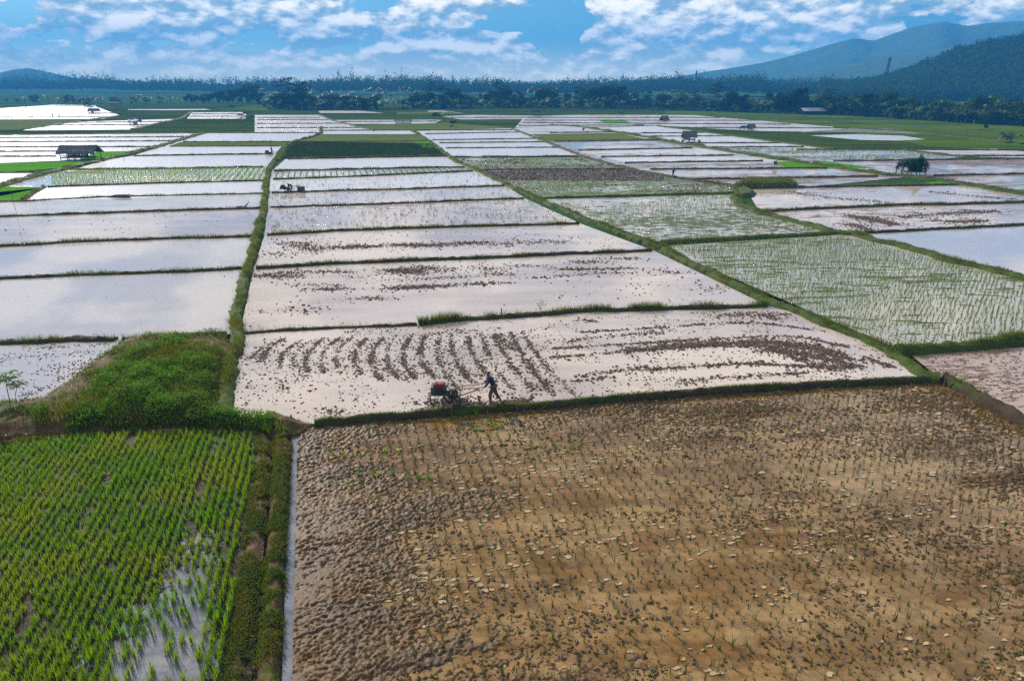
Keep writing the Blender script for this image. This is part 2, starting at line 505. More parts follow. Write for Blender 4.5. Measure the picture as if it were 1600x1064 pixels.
# ------------------------------------------------------------------ structure: ground, fields
xs = np.concatenate([-np.geomspace(2550, 60, 20), np.linspace(-50, 50, 11), np.geomspace(60, 2550, 20)])
ys = np.concatenate([np.linspace(-300, 40, 12), np.linspace(50, 1200, 50), np.geomspace(1300, 3500, 8)])
X, Y = np.meshgrid(xs, ys, indexing='ij')
Z = np.where(np.hypot(X*0.6, Y) < 66, -0.8, -0.04)
V = np.stack([X, Y, Z], -1).reshape(-1, 3)
ny = len(ys)
I, J = np.meshgrid(np.arange(len(xs)-1), np.arange(ny-1), indexing='ij')
a = (I*ny+J).ravel()
tag(mesh_np('ground', V, np.stack([a, a+ny, a+ny+1, a+1], 1), M['ground']), kind='structure')

_fz = [0.0]
def field(pts, mat, name='paddy_water', z=None):
    if z is None:
        _fz[0] += 0.0006
        z = _fz[0]
    P = poly_w(pts, z)
    me = bpy.data.meshes.new(name)
    me.from_pydata([(p[0], p[1], z) for p in P], [], [tuple(range(len(P)))])
    me.materials.append(M[mat]); me.update()
    if me.polygons[0].normal.z < 0: me.flip_normals()
    o = bpy.data.objects.new(name, me); C.objects.link(o)
    return tag(o, kind='structure')

FIELDS = [
 # far meadow and far wet rows
 ([(-300,171),(0,166),(400,163),(420,176),(420,212),(-300,215)], 'gm', 'meadow'),
 ([(395,172),(700,166),(1000,166),(1300,174),(1600,198),(2100,235),(2100,330),(1500,250),(1020,200),(600,208),(395,212)], 'gm', 'meadow'),
 ([(1040,171),(1200,178),(1330,180),(1500,190),(1600,199),(2100,235),(2100,300),(1600,239),(1440,228),(1300,212),(1150,192),(1040,182)], 'gr', 'meadow'),
 ([(400,165),(424,165),(424,173),(330,171)], 'gr', 'meadow'),
 ([(-200,172),(0,169.5),(60,166),(150,167),(187,180.5),(160,186),(-200,188)], 'wf', 'paddy_water'),
 ([(60,166),(80,163.5),(150,164.5),(150,167)], 'br', 'paddy_mud'),
 ([(-200,189),(130,187.5),(125,190),(35,203),(-200,206)], 'gl', 'rice_field'),
 ([(35,204),(90,193),(110,191),(210,188),(282,186),(240,195),(205,203)], 'wf', 'paddy_water'),
 ([(200,171.2),(268,171),(320,170.5),(330,172),(268,172.6),(200,172)], 'w', 'paddy_water'),
 ([(292,186),(300,176),(378,175.5),(385,179),(383,186)], 'wf', 'paddy_water'),
 ([(398,208),(398,180),(498,180),(520,189),(576,203),(570,204),(505,200),(500,208)], 'wf', 'paddy_water'),
 ([(503,201),(568,200),(585,204),(640,204),(650,210),(500,210)], 'w', 'paddy_water'),
 ([(515,188),(690,187.5),(678,194),(550,194)], 'wf', 'paddy_water'),
 ([(498,173.5),(560,173),(600,177),(500,177)], 'wf', 'paddy_water'),
 ([(668,173),(690,173),(724,177),(670,177)], 'w', 'paddy_water'),
 ([(620,175.5),(700,175),(730,178),(620,178.5)], 'gl', 'rice_field'),
 ([(690,182),(740,180),(830,181),(860,186),(720,187)], 'wf', 'paddy_water'),
 ([(560,196),(700,192),(800,200),(800,204),(585,204)], 'gl', 'rice_field'),
 ([(820,182),(900,180),(1080,180),(1200,190),(1320,200),(1335,207),(1180,205),(1020,196),(917,199),(860,197),(805,200)], 'wf', 'paddy_water'),
 ([(935,188),(975,188),(990,193),(945,193)], 'gb', 'rice_nursery'),
 ([(1025,197.5),(1180,205),(1335,207),(1400,218),(1460,232),(1305,234),(1200,220)], 'gm', 'meadow'),
 ([(1245,207),(1340,200),(1400,202),(1440,210),(1300,206)], 'wg', 'paddy_water'),
 ([(1265,212),(1340,210),(1410,212.5),(1446,218),(1405,220),(1345,219),(1300,215)], 'w', 'paddy_water'),
 # left block
 ([(25,211),(-300,214),(-300,256),(0,255),(135,250),(225,236),(275,222),(317,208.5)], 'ws', 'paddy_water'),
 ([(-200,256),(0,255),(92,253),(137,250),(137,253),(100,262),(0,270),(-200,276)], 'gb', 'rice_nursery'),
 ([(150,237.5),(222,236),(162,251),(112,256)], 'gb', 'rice_nursery'),
 ([(-200,277),(0,271),(76,270.5),(0,292),(-200,345)], 'ws', 'paddy_water'),
 ([(317,208.5),(500,208),(500,212),(465,221),(440,229),(430,241),(400,242),(205,244.5),(275,222)], 'w', 'paddy_water'),
 ([(282,222.5),(455,222),(440,229),(262,229.5)], 'gl', 'rice_field'),
 ([(205,244),(432,241.5),(420,256),(416,262),(112,266),(162,251)], 'w', 'paddy_water'),
 ([(112,265.5),(416,261.5),(414,284),(72,292.5),(0,293),(76,271)], 'wg2', 'rice_field'),
 ([(-200,345),(0,292.5),(45,292.5),(71,293),(34,314),(-200,320)], 'gb', 'rice_nursery'),
 ([(71,293),(415,283),(414,303.5),(34,315)], 'w', 'paddy_water'),
 ([(-400,327),(34,315),(414,303.5),(410,326.5),(-400,355)], 'w', 'paddy_water'),
 ([(-400,355),(410,326.5),(402,370.5),(-400,412)], 'w', 'paddy_water'),
 ([(-400,412),(402,370.5),(388,421),(-400,462)], 'wb', 'paddy_water'),
 ([(-500,460),(388,420),(360,522),(187,532),(-500,570)], 'wb', 'paddy_water'),
 # centre block
 ([(465,221),(500,211),(650,210.5),(680,225),(480,222)], 'gl', 'rice_field'),
 ([(440,249),(450,232),(466,221),(680,224.5),(702,245),(600,246)], 'gd', 'rice_field'),
 ([(645,221),(675,221.5),(684,232),(662,231)], 'gb', 'rice_nursery'),
 ([(424,268),(446,249),(702,245),(730,262)], 'w', 'paddy_water'),
 ([(422,282),(424,268),(730,262),(744,267)], 'wg2', 'rice_field'),
 ([(420,303),(422,281.5),(744,267),(792,291)], 'w', 'paddy_water'),
 ([(418,325),(420,302.5),(792,291),(822,311)], 'w', 'paddy_water'),
 ([(413,369),(418,325),(822,311),(908,350)], 'ws', 'paddy_water'),
 ([(396,421),(413,369),(908,350),(1022,392)], 'w', 'paddy_water'),
 ([(374,523),(396,421),(1022,392),(1200,478)], 'w', 'paddy_water'),
 ([(342,645),(374,523),(1200,478),(1240,488),(1402,552),(1445,590),(1300,598),(1150,606),(1000,619),(850,631),(600,650),(490,662),(430,660)], 'w', 'paddy_water'),
 # between the two long bunds
 ([(648,205),(800,201),(860,226),(908,245),(705,247),(675,222)], 'w', 'paddy_water'),
 ([(702,247),(908,246),(982,266),(742,266)], 'pg', 'paddy_mud'),
 ([(742,266),(982,265),(1040,276),(1034,283),(780,283)], 'pm', 'paddy_mud'),
 ([(775,281),(1040,276),(1060,280),(1150,292),(1150,305),(845,313),(795,291)], 'pg', 'paddy_mud'),
 ([(838,312),(1150,304),(1160,326),(1190,334),(1315,367),(1032,380)], 'wg', 'paddy_water'),
 ([(1030,385),(1315,367),(1340,369),(1457,402),(1600,437),(1855,512),(1600,537),(1410,548)], 'wg2', 'rice_field'),
 ([(1425,556),(1600,542),(1850,518),(2300,640),(2300,900),(1600,661),(1530,619),(1468,591)], 'br', 'paddy_mud'),
 # between the second bund and the third
 ([(800,201),(870,196),(917,200),(960,207),(1017,217),(857,224)], 'wf', 'paddy_water'),
 ([(830,210),(965,208),(1020,220),(857,222.5)], 'gl', 'rice_field'),
 ([(860,222),(1020,219.5),(1065,225),(1105,231),(1200,247),(1375,272),(1415,277),(1250,294),(1160,292),(1060,281),(985,265),(907,245)], 'wd', 'paddy_water'),
 ([(900,236),(1085,231),(1200,247),(1300,257),(985,256)], 'ws', 'paddy_water'),
 ([(1168,300),(1165,291),(1250,294),(1500,288),(1600,306),(1625,312),(1600,317),(1187,331)], 'ws', 'paddy_water'),
 ([(1187,331),(1600,317.5),(1625,312),(1765,338),(1600,353),(1320,367)], 'ws', 'paddy_water'),
 ([(1330,367),(1600,353),(1765,341),(2000,375),(2000,545),(1600,436)], 'wb', 'paddy_water'),
 # right of the third bund
 ([(917,200),(1025,197),(1200,221),(1308,234.5),(1105,231),(1017,217)], 'w', 'paddy_water'),
 ([(1105,231),(1400,234),(1500,246),(1450,250),(1300,253),(1200,247)], 'wg', 'paddy_water'),
 ([(1200,248),(1300,253),(1450,250),(1600,248),(1900,250),(1900,268),(1600,272),(1455,276),(1415,277),(1375,272)], 'wd', 'paddy_water'),
 ([(1455,276),(1600,272),(1900,267),(1900,340),(1600,298),(1500,289)], 'wd', 'paddy_water'),
 ([(1425,234.5),(1555,233),(1900,262),(1900,252),(1600,249),(1500,245)], 'wf', 'paddy_water'),
 ([(1205,253),(1290,252),(1370,263),(1295,264),(1235,264)], 'gb', 'rice_nursery'),
 ([(1445,285),(1475,284),(1486,287),(1479,291),(1450,289.5)], 'gb', 'rice_nursery'),
 ([(1572,297),(1600,296),(1700,305),(1700,325),(1600,303)], 'gb', 'rice_nursery'),
]
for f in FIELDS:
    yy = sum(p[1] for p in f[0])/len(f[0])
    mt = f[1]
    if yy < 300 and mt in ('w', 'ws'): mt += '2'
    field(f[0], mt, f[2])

# ------------------------------------------------------------------ bunds (raised earth banks between the fields)
grass_near = Acc(); grass_far = Acc()
def bund(pts, w=0.5, h=0.22, mat='bund', grass=1.0, gh=0.22, zt=0.0, name='earth_bund'):
    P = np.array([G(x, y, zt)[:2] for x, y in pts])
    seg = np.hypot(*np.diff(P, axis=0).T); L = np.concatenate([[0], np.cumsum(seg)])
    dist = np.hypot(P[:, 0], P[:, 1]).min()
    step = max(0.18, min(2.0, dist*0.006))
    n = max(3, int(L[-1]/step))
    s = np.linspace(0, L[-1], n)
    x = np.interp(s, L, P[:, 0]); y = np.interp(s, L, P[:, 1])
    if n > 12:                      # round the corners of the traced line a little
        kx = np.ones(5)/5
        xp = np.pad(x, 2, mode='edge'); yp = np.pad(y, 2, mode='edge')
        x = np.convolve(xp, kx, 'valid'); y = np.convolve(yp, kx, 'valid')
    tx = np.gradient(x); ty = np.gradient(y); l = np.hypot(tx, ty)+1e-9; tx /= l; ty /= l
    nx, ny_ = -ty, tx
    ph = rng.random()*100
    wob = (fbm(s*0.35+ph, s*0+ph, 3, 5)-.5)*w*1.1
    x = x + nx*wob; y = y + ny_*wob
    prof = [(-.62, -.75), (-.5, 0.0), (-.36, .72), (-.12, 1.0), (.14, .96), (.37, .7), (.5, 0.0), (.62, -.75)]
    V = []
    for k, (o, q) in enumerate(prof):
        ww = w*(1+0.9*(fbm(s*1.9+k*7+ph, s*0+k, 4, 11)-.5))
        hh = h*(1+1.5*(fbm(s*2.1+ph, s*0+k*1.7, 4, 23)-.5))
        V.append(np.stack([x+nx*o*ww, y+ny_*o*ww, zt+(q*hh if q > 0 else q*0.6+0*x)], 1))
    V = np.stack(V, 1).reshape(-1, 3); k = len(prof)
    I, J = np.meshgrid(np.arange(n-1), np.arange(k-1), indexing='ij')
    a = (I*k+J).ravel()
    o = mesh_np(name, V, np.stack([a, a+1, a+k+1, a+k], 1), M[mat], smooth=True)
    tag(o, kind='structure')
    if o.data.polygons[3].normal.z < 0: o.data.flip_normals()
    if grass > 0:
        per = grass*min(190, 6500/dist)
        m = int(L[-1]*per)
        t = rng.random(m)*(n-1); i0 = t.astype(int)
        patch = fbm(t*step*0.5+ph, t*0+3, 4, 31)
        keep = rng.random(m) < np.clip((patch-.30)*3.2, 0.12, 1)
        t = t[keep]; i0 = i0[keep]; patch = patch[keep]; m = len(t)
        fr = t-i0; i1 = np.minimum(i0+1, n-1)
        bx = x[i0]*(1-fr)+x[i1]*fr; by = y[i0]*(1-fr)+y[i1]*fr
        off = rng.normal(size=m)*w*.27
        bx += nx[i0]*off; by += ny_[i0]*off
        bz = zt + h*np.clip(1-(np.abs(off)/w*2)**2, 0, 1)*0.85
        hs = gh*(.5+rng.random(m))*(0.4+1.2*patch)
        bw = max(.018, dist*.00042)
        V, F = blades(np.stack([bx, by, bz], 1), hs, np.full(m, bw)*(0.7+.6*rng.random(m)), rng.random(m)*6.28, rng.random(m)*.9)
        (grass_near if dist < 75 else grass_far).add(V, F)
    return o

bund([(-400,566),(0,537),(100,533),(187,531)], .6, .25, grass=1.3, gh=.3)
bund([(187,531),(270,524),(358,520)], .35, .14, grass=.5)
bund([(-400,462),(0,436),(120,430),(250,427),(375,420),(388,420)], .6, .2, grass=.7)
bund([(-400,411),(0,386),(110,379),(250,374),(402,370)], .6, .2, grass=.8)
bund([(-400,355),(0,339),(150,334),(300,329),(412,326)], .6, .22, grass=.8)
bund([(-400,327),(34,315),(170,308),(415,303)], .5, .16, grass=.4)
bund([(71,293),(240,287),(415,283)], .6, .2, grass=.7)
bund([(112,265.5),(260,264),(416,261.5)], .8, .22, grass=.7)
bund([(205,244.5),(330,242.5),(430,241.5)], .6, .25, grass=.5)
bund([(262,229.5),(440,229)], .5, .2, grass=.4)
bund([(282,222.3),(458,222)], .5, .2, grass=.4)
bund([(-200,344),(0,292),(76,270.5),(112,262),(162,251),(225,236),(275,222),(317,209)], 1.6, .35, 'bundg', 1.4, .3)
bund([(71,292.5),(50,304),(34,314.5)], .7, .25, grass=.8)
for a_, b_ in (((-200,271),(76,270.3)), ((-200,246.5),(92,245)), ((-200,238.5),(150,237)), ((-200,231),(240,230)), ((-200,223.5),(272,221)), ((-200,217),(292,214.5))):
    bund([a_, b_], .6, .22, grass=.4)
bund([(25,211.3),(180,209.5),(317,208.3),(500,208)], .8, .25, 'bundg', .5)
bund([(-200,213.5),(25,211.3)], .8, .25, 'bundg', .5)
# main path from the weedy bank to the far green block
bund([(350,655),(356,600),(362,550),(368,500),(384,430),(402,370),(412,326),(415,303),(416,283),(419,268),(428,254),(440,246),(441,236),(452,226),(470,219),(490,214),(501,209),(502,200)], .85, .3, 'bundg', 1.4, .3, name='path')
# centre block
bund([(446,249.3),(600,246.5),(702,245)], .8, .3, grass=.8)
bund([(468,222),(680,221)], .5, .18, grass=.4)
bund([(424,268),(560,265),(730,262)], .8, .25, grass=.8)
bund([(422,281.5),(570,276),(742,268)], .5, .22, grass=.7)
bund([(420,302.5),(520,299),(640,296),(792,291)], .5, .2, grass=.8)
bund([(418,325),(560,321),(720,314.5),(822,311)], .5, .2, grass=.9)
bund([(413,369),(520,362),(640,357.5),(780,354),(908,350)], .55, .22, grass=1.2)
bund([(396,421),(520,413),(660,408),(850,400),(1022,393)], .55, .24, grass=1.2)
bund([(374,523),(450,516),(540,512),(655,508)], .4, .16, grass=.25)
bund([(650,508),(780,497),(860,490),(1000,485),(1200,478)], .6, .24, grass=2.6, gh=.34)
# foreground bund below the tractor
bund([(488,662),(600,652),(740,641),(850,633),(1000,620),(1150,607),(1300,599),(1440,592),(1470,592)], .38, .17, 'bund', 2.0, .13)
# long diagonal bunds
bund([(646,205),(670,222),(695,240),(715,254),(742,266),(800,293),(838,311),(930,350),(1034,388),(1120,431),(1200,470),(1300,512),(1397,551),(1440,588),(1472,593)], .9, .3, 'bundg', 1.5, .28)
bund([(1468,592),(1530,622),(1600,664),(1700,725)], .6, .38, 'bund', .8, .16)
bund([(800,202),(857,224),(907,244),(980,264.5),(1015,271),(1060,280),(1145,291),(1152,296)], .9, .3, 'bund', .7)
bund([(1150,293),(1152,300),(1148,311),(1157,324),(1187,332),(1311,366),(1337,367),(1457,401),(1600,435),(1855,512),(2200,610)], 1.3, .34, 'bundg', 1.7, .26)
bund([(838,311),(960,308),(1100,304),(1150,303)], .6, .25, 'bundg', 1.0)
bund([(1030,381),(1150,374),(1311,366)], 1.0, .3, 'bundg', 1.8)
bund([(1393,549),(1410,549.5),(1500,545),(1600,537),(1800,520),(1855,515)], 1.0, .45, 'bundg', 2.4, .3)
bund([(702,246.6),(908,245)], .7, .25, grass=.8)
bund([(742,266),(980,265)], .5, .2, grass=.4)
for a_, b_ in (((660,210),(815,207)), ((672,219.5),(852,217)), ((682,224),(858,222.5)), ((692,232),(878,231))):
    bund([a_, b_], .6, .22, grass=.4)
# between second and third
for a_, b_, ww in (((862,222),(1035,219.5),.6), ((855,208.5),(965,207),.5), ((900,236),(1085,232),.7), ((935,246),(1150,243.5),.8), ((972,255.5),(1195,252.5),.8),
              ((1012,265.5),(1295,263.5),.7), ((1070,281.5),(1375,276.5),.6), ((1245,294),(1500,289.5),.6)):
    bund([a_, b_], ww, .25, grass=.7)
bund([(917,200),(960,207),(1017,216),(1065,225),(1105,231),(1200,247),(1290,260),(1375,272),(1415,277),(1500,287),(1600,304),(1900,355)], 2.2, .35, 'bundg', 1.8, .3)
bund([(860,196),(900,198),(917,200)], 1.5, .3, 'bundg', 1.0)
bund([(1025,197),(1200,220.5),(1308,234.5)], 1.2, .3, 'bundg', .8)
for a_, b_, ww in (((985,209),(1105,208),.5), ((1005,214),(1150,213),.5), ((1065,224.5),(1225,224),.6), ((1105,231),(1260,230.3),.6), ((1240,234.2),(1700,236),1.0),
                   ((1300,252.5),(1600,249),.9), ((1455,275.5),(1900,267),.9), ((1500,244.5),(1900,244.5),.8)):
    bund([a_, b_], ww, .25, grass=.6)
bund([(1400,234),(1500,244.5),(1580,251)], .9, .25, 'bundg', .7)
bund([(1187,332),(1300,326),(1415,321),(1480,320),(1600,317),(1622,313)], .8, .25, grass=1.3)
bund([(1315,366.5),(1450,360),(1600,352.5),(1765,340)], .6, .24, grass=.8)
# far rows
for (a_, b_) in (((-200,178.3),(187,177.6)), ((-200,173.4),(160,173)), ((-200,183.6),(175,183.6)), ((60,196.5),(235,195.6)), ((90,192.6),(260,190.6)), ((300,179),(382,178.5)), ((296,182.5),(383,182.5)),
                 ((398,184.5),(505,184.3)), ((398,188),(520,187.6)), ((398,194),(545,193.3)), ((398,200.5),(570,200)), ((520,191),(688,190)), ((505,204.5),(590,204.2)), ((585,204.3),(805,203.8)),
                 ((820,184.5),(1130,184.5)), ((815,188.5),(1190,189)), ((812,192.5),(1240,195)), ((806,197),(1010,196.4)), ((1050,200),(1330,201)), ((700,184.5),(850,184))):
    bund([a_, b_], .9, .25, grass=.3)
bund([(1130,184),(1330,190),(1600,213)], 1.2, .25, 'bundg', .4)
bund([(1300,199),(1420,206),(1600,226)], 1.4, .3, 'bundg', .4)
bund([(1040,178),(1200,182),(1330,186)], 1.2, .25, 'bundg', .4)
bund([(35,203.5),(120,190.5),(187,181.3)], 1.4, .3, 'bundg', .5)
bund([(205,203),(240,195),(282,186),(300,175)], 1.6, .3, 'bundg', .5)
bund([(498,180),(520,189),(576,203),(584,205)], 1.2, .3, 'bundg', .5)

# ------------------------------------------------------------------ raised ground patches
def grid_in(poly, res):
    lo, hi = poly.min(0)-res, poly.max(0)+res
    gx = np.arange(lo[0], hi[0], res); gy = np.arange(lo[1], hi[1], res)
    X, Y = np.meshgrid(gx, gy, indexing='ij')
    P = np.stack([X.ravel(), Y.ravel()], 1)
    ins = inside(P, poly).reshape(X.shape)
    return X, Y, P, ins
def grid_mesh(name, X, Y, Z, cellmask, mat, smooth=True):
    ny = X.shape[1]
    I, J = np.nonzero(cellmask)
    a = I*ny+J
    F = np.stack([a, a+ny, a+ny+1, a+1], 1)
    used, inv = np.unique(F.ravel(), return_inverse=True)
    V = np.stack([X, Y, Z], -1).reshape(-1, 3)[used]
    return mesh_np(name, V, inv.reshape(-1, 4), mat, smooth=smooth)
def mound(pts, h, res, mat, name, slope=0.8, z0=-0.5, rough=0.06, fr=1.2, zt=0.0, kind='structure'):
    poly = poly_w(pts, zt)
    X, Y, P, ins = grid_in(poly, res)
    d = edge_dist(P, poly).reshape(X.shape)
    s = np.clip(d/slope, 0, 1); s = s*s*(3-2*s)
    Zf = zt + h*s + rough*(fbm(P[:, 0]*fr, P[:, 1]*fr, 5, 3).reshape(X.shape)-.5)*2*(.3+s)
    Z = np.where(ins, Zf, z0)
    cm = ins[:-1, :-1] | ins[1:, :-1] | ins[:-1, 1:] | ins[1:, 1:]
    o = grid_mesh(name, X, Y, Z, cm, M[mat])
    return tag(o, kind=kind), poly
def hfun(h, slope, poly, zt=0.0):
    def f(P):
        s = np.clip(edge_dist(P, poly)/slope, 0, 1); return zt + h*s*s*(3-2*s)
    return f

ISLAND = [(-260,690),(-120,655),(0,629),(60,624),(92,604),(130,578),(160,556),(190,531),(240,526),(352,520),(362,540),(352,600),(346,646),(400,652),(440,653),(462,657),(490,663),(470,674),(440,684),(400,672),(300,664),(140,672),(0,684),(-200,712)]
_, isl = mound(ISLAND, .42, .12, 'earth', 'weedy_bank', slope=1.0, rough=.10)
# small knob of earth at the corner of the fields
mound([(404,664),(412,645),(428,640),(442,645),(470,655),(488,664),(470,676),(445,682),(420,680)], .42, .06, 'earth', 'weedy_bank', slope=.9, rough=.12, fr=2.5)
# grassy islet and curved bank of the round pond
mound([(1146,298),(1158,294),(1174,297),(1184,303),(1180,309),(1164,310),(1150,309)], .55, .2, 'bundg', 'grassy_bank', slope=.9, rough=.06)
_, islet = mound([(1140,296),(1150,291),(1160,287),(1200,286),(1238,287),(1250,295),(1160,296)], .85, .3, 'bundg', 'grassy_islet', slope=.9, rough=.08)
LOW = -0.15
# foreground-left rice terrace: grassy strips along the ditch
_, st1 = mound([(402,672),(424,676),(423,760),(408,900),(386,1064),(372,1200),(330,1200),(350,1064),(372,900),(392,760)], .16, .07, 'earth', 'grass_strip', slope=.3, zt=LOW, rough=.05, fr=3)
_, st2 = mound([(428,676),(452,676),(456,700),(450,820),(444,950),(440,1064),(436,1220),(384,1220),(397,1064),(409,950),(418,820),(428,700)], .30, .07, 'earth', 'grass_strip', slope=.25, zt=LOW, rough=.06, fr=3)
_, st3 = mound([(-300,722),(0,690),(140,676),(300,669),(420,674),(424,683),(300,676),(140,683),(0,698),(-300,732)], .14, .07, 'earth', 'grass_strip', slope=.25, zt=LOW, rough=.05, fr=3)

# ------------------------------------------------------------------ churned mud fields (real relief with a water sheet lying in the hollows)
def mud_mat(name, c1, c2, c3, rg=.36):
    m, A, out = new_mat(name)
    pos = geo_pos(A)
    n_ = A.noise(pos, 9, 6, 0.7); b_ = A.noise(pos, .5, 4, .55)
    col = A.mix(A.smooth(n_, .35, .65), c1, c2)
    col = A.mix(A.smooth(b_, .4, .62), col, c3)
    p = prin(A, col, A.m('MULTIPLY_ADD', n_, .35, rg), n_, .9, .03, spec=.35, ior=1.4)
    A.nt.links.new(p.outputs[0], out.inputs['Surface'])
    return m
M['mud'] = mud_mat('wet_mud', (.025,.012,.004), (.125,.068,.024), (.105,.052,.010), .34)
M['mud2'] = mud_mat('dark_wet_mud', (.018,.011,.005), (.045,.029,.014), (.030,.025,.007), .62)
def shallow_mat(name, near, c2):
    m, A, out = new_mat(name)
    pos = geo_pos(A)
    big = A.noise(A.mapping(pos, (0,0,FIELD_AZ), (.16, .62, 1), (3.1,0,0)), 1.0, 8, .66)
    col = A.mix(A.smooth(big, .42, .56), near, c2)
    fine = A.noise(pos, 3, 4, .6)
    fine2 = A.noise(A.mapping(pos, (0,0,FIELD_AZ), (.8, 2.2, 1)), 1.0, 5, .65)
    col = A.mix(A.m('MULTIPLY', A.smooth(A.m('MULTIPLY_ADD', fine, .4, A.m('MULTIPLY', fine2, .6)), .44, .60), .55), col, tuple(x*.45 for x in near))
    rip = A.noise(pos, 5, 3)
    p = prin(A, col, .06, rip, .06, .02, ior=1.6)
    A.nt.links.new(p.outputs[0], out.inputs['Surface'])
    return m
M['shallow'] = shallow_mat('shallow_brown_water', (.165,.080,.010), (.26,.15,.045))
M['shallow2'] = shallow_mat('shallow_grey_water', (.15,.14,.16), (.20,.19,.22))
M['ditch'] = shallow_mat('ditch_water', (.15,.155,.19), (.20,.20,.23))

def blobs(px, py, L):
    s = np.zeros_like(px)
    for (x, y, rx, ry, a) in L:
        s += a*np.exp(-((px-x)/rx)**2-((py-y)/ry)**2)
    return s
def clods(P, s, zt=0.034):
    n = len(P)
    s = np.broadcast_to(s, (n,))
    k = 6
    ang = np.arange(k)*2*math.pi/k
    rot = rng.random(n)*6.28
    rr = s[:, None]*(.55+.6*rng.random((n, k)))
    ex = 1+.9*rng.random(n)
    cx = np.cos(ang)[None]*rr*ex[:, None]; cy = np.sin(ang)[None]*rr
    x = P[:, :1]+cx*np.cos(rot)[:, None]-cy*np.sin(rot)[:, None]
    y = P[:, 1:2]+cx*np.sin(rot)[:, None]+cy*np.cos(rot)[:, None]
    V0 = np.stack([x, y, np.full_like(x, zt-.01)], -1)
    hgt = s*(.35+.5*rng.random(n))
    m = .45+.25*rng.random((n, k))
    V1 = np.stack([P[:, :1]+(x-P[:, :1])*m, P[:, 1:2]+(y-P[:, 1:2])*m, zt+hgt[:, None]*(.5+.7*rng.random((n, k)))], -1)
    Vc = np.concatenate([V0, V1], 1).reshape(-1, 3)
    F = []
    for j in range(k):
        F.append([j, (j+1) % k, k+(j+1) % k, k+j])
    i = np.arange(n)[:, None, None]*2*k
    F1 = (np.array(F)[None]+i).reshape(-1, 4)
    F2 = (np.array([[k, k+1, k+2, k+3], [k, k+3, k+4, k+5]])[None]+i).reshape(-1, 4)
    return Vc, np.concatenate([F1, F2])
MUDF = [(464,700),(468,684),(490,666),(600,655),(740,645),(850,637),(1000,624),(1150,611),(1300,603),(1440,596),(1466,596),(1530,628),(1600,672),(1760,760),(1800,1180),(447,1180),(456,1064),(462,820)]
mudp = poly_w(MUDF, LOW)
X, Y, P, ins = grid_in(mudp, .034)
px, py = project(P[:, 0], P[:, 1], LOW)
e1 = np.array([math.sin(FIELD_AZ), math.cos(FIELD_AZ)]); e2 = np.array([e1[1], -e1[0]])
pa = P@e1; pb = P@e2
base = blobs(px, py, [(480,900,110,420,.075),(620,1000,150,120,.03),(560,780,90,50,.03),(650,690,130,30,-.03),(560,730,70,30,-.02),(1000,740,200,40,-.05),(1300,650,160,20,-.03),
    (1380,740,130,40,-.04),(950,800,160,50,-.03),(1000,960,220,60,-.02),(1250,900,260,60,-.045),(800,900,120,50,-.012),(700,850,90,40,-.02),(1520,700,80,70,.02),(1520,950,140,50,.005),(1150,680,140,25,.01),(1100,640,360,8,.03),(700,670,200,6,.02),
    (1450,860,100,40,.02),(760,1040,200,40,.02),(1150,1040,300,50,-.02),(1350,1000,120,30,-.02)])
low = fbm(pa*.55, pb*.22, 4, 41)-.5
band = fbm(pa*1.6, pb*.16, 3, 47)-.5
c1_ = fbm(pa*8.0, pb*5.0, 3, 51); c2_ = fbm(pa*14.0, pb*11.0, 2, 57)
ridge = 1-np.abs(2*c1_-1)
Zh = -.006 + base*1.5 + .13*low + .07*band + .105*(c1_-.48) + .085*(c2_-.5)*(0.5+ridge) 
# footprints: oval hollows along the planting rows
fp = vnoise(pa*1.9+.35*np.sin(pb*3), pb*1.25, 71)
Zh = Zh - .05*np.clip((fp-.74)*6, 0, 1)
ed = edge_dist(P, mudp)
Zh += .03*np.exp(-ed/.25)
Z = LOW + np.clip(Zh, -.08, .14).reshape(X.shape)
cm = ins[:-1, :-1] & ins[1:, :-1] & ins[:-1, 1:] & ins[1:, 1:]
Pq = scatter(mudp, 62); qx, qy = project(Pq[:, 0], Pq[:, 1], LOW)
qw = blobs(qx, qy, [(480,900,130,420,.9),(620,1000,170,120,.3),(1200,640,500,18,.4),(1520,700,90,80,.4),(1000,740,200,40,-.5),(1300,650,160,20,-.3),(950,800,160,50,-.4),(1250,900,260,60,-.4),(1380,740,130,40,-.3),(1450,860,130,60,.3)])
qa = Pq@e1; qb = Pq@e2
qk = (qx > 470) & (qx < 1660) & (qy < 1100) & (rng.random(len(Pq)) < np.clip((fbm(qa*1.5, qb*.35, 4, 47)-.44)*3.2+.16+qw*.5, .04, 1))
MUDQ = Pq[qk]
tag(grid_mesh('muddy_field', X, Y, Z, cm, M['mud']), kind='structure')
field(MUDF, 'shallow', 'shallow_water', z=LOW)
mudX, mudY, mudZ = X, Y, Z
field([(463,676),(478,682),(472,700),(467,820),(461,1064),(457,1200),(434,1200),(440,1064),(449,820),(456,700),(455,684)], 'ditch', 'ditch_water', z=LOW+.012)

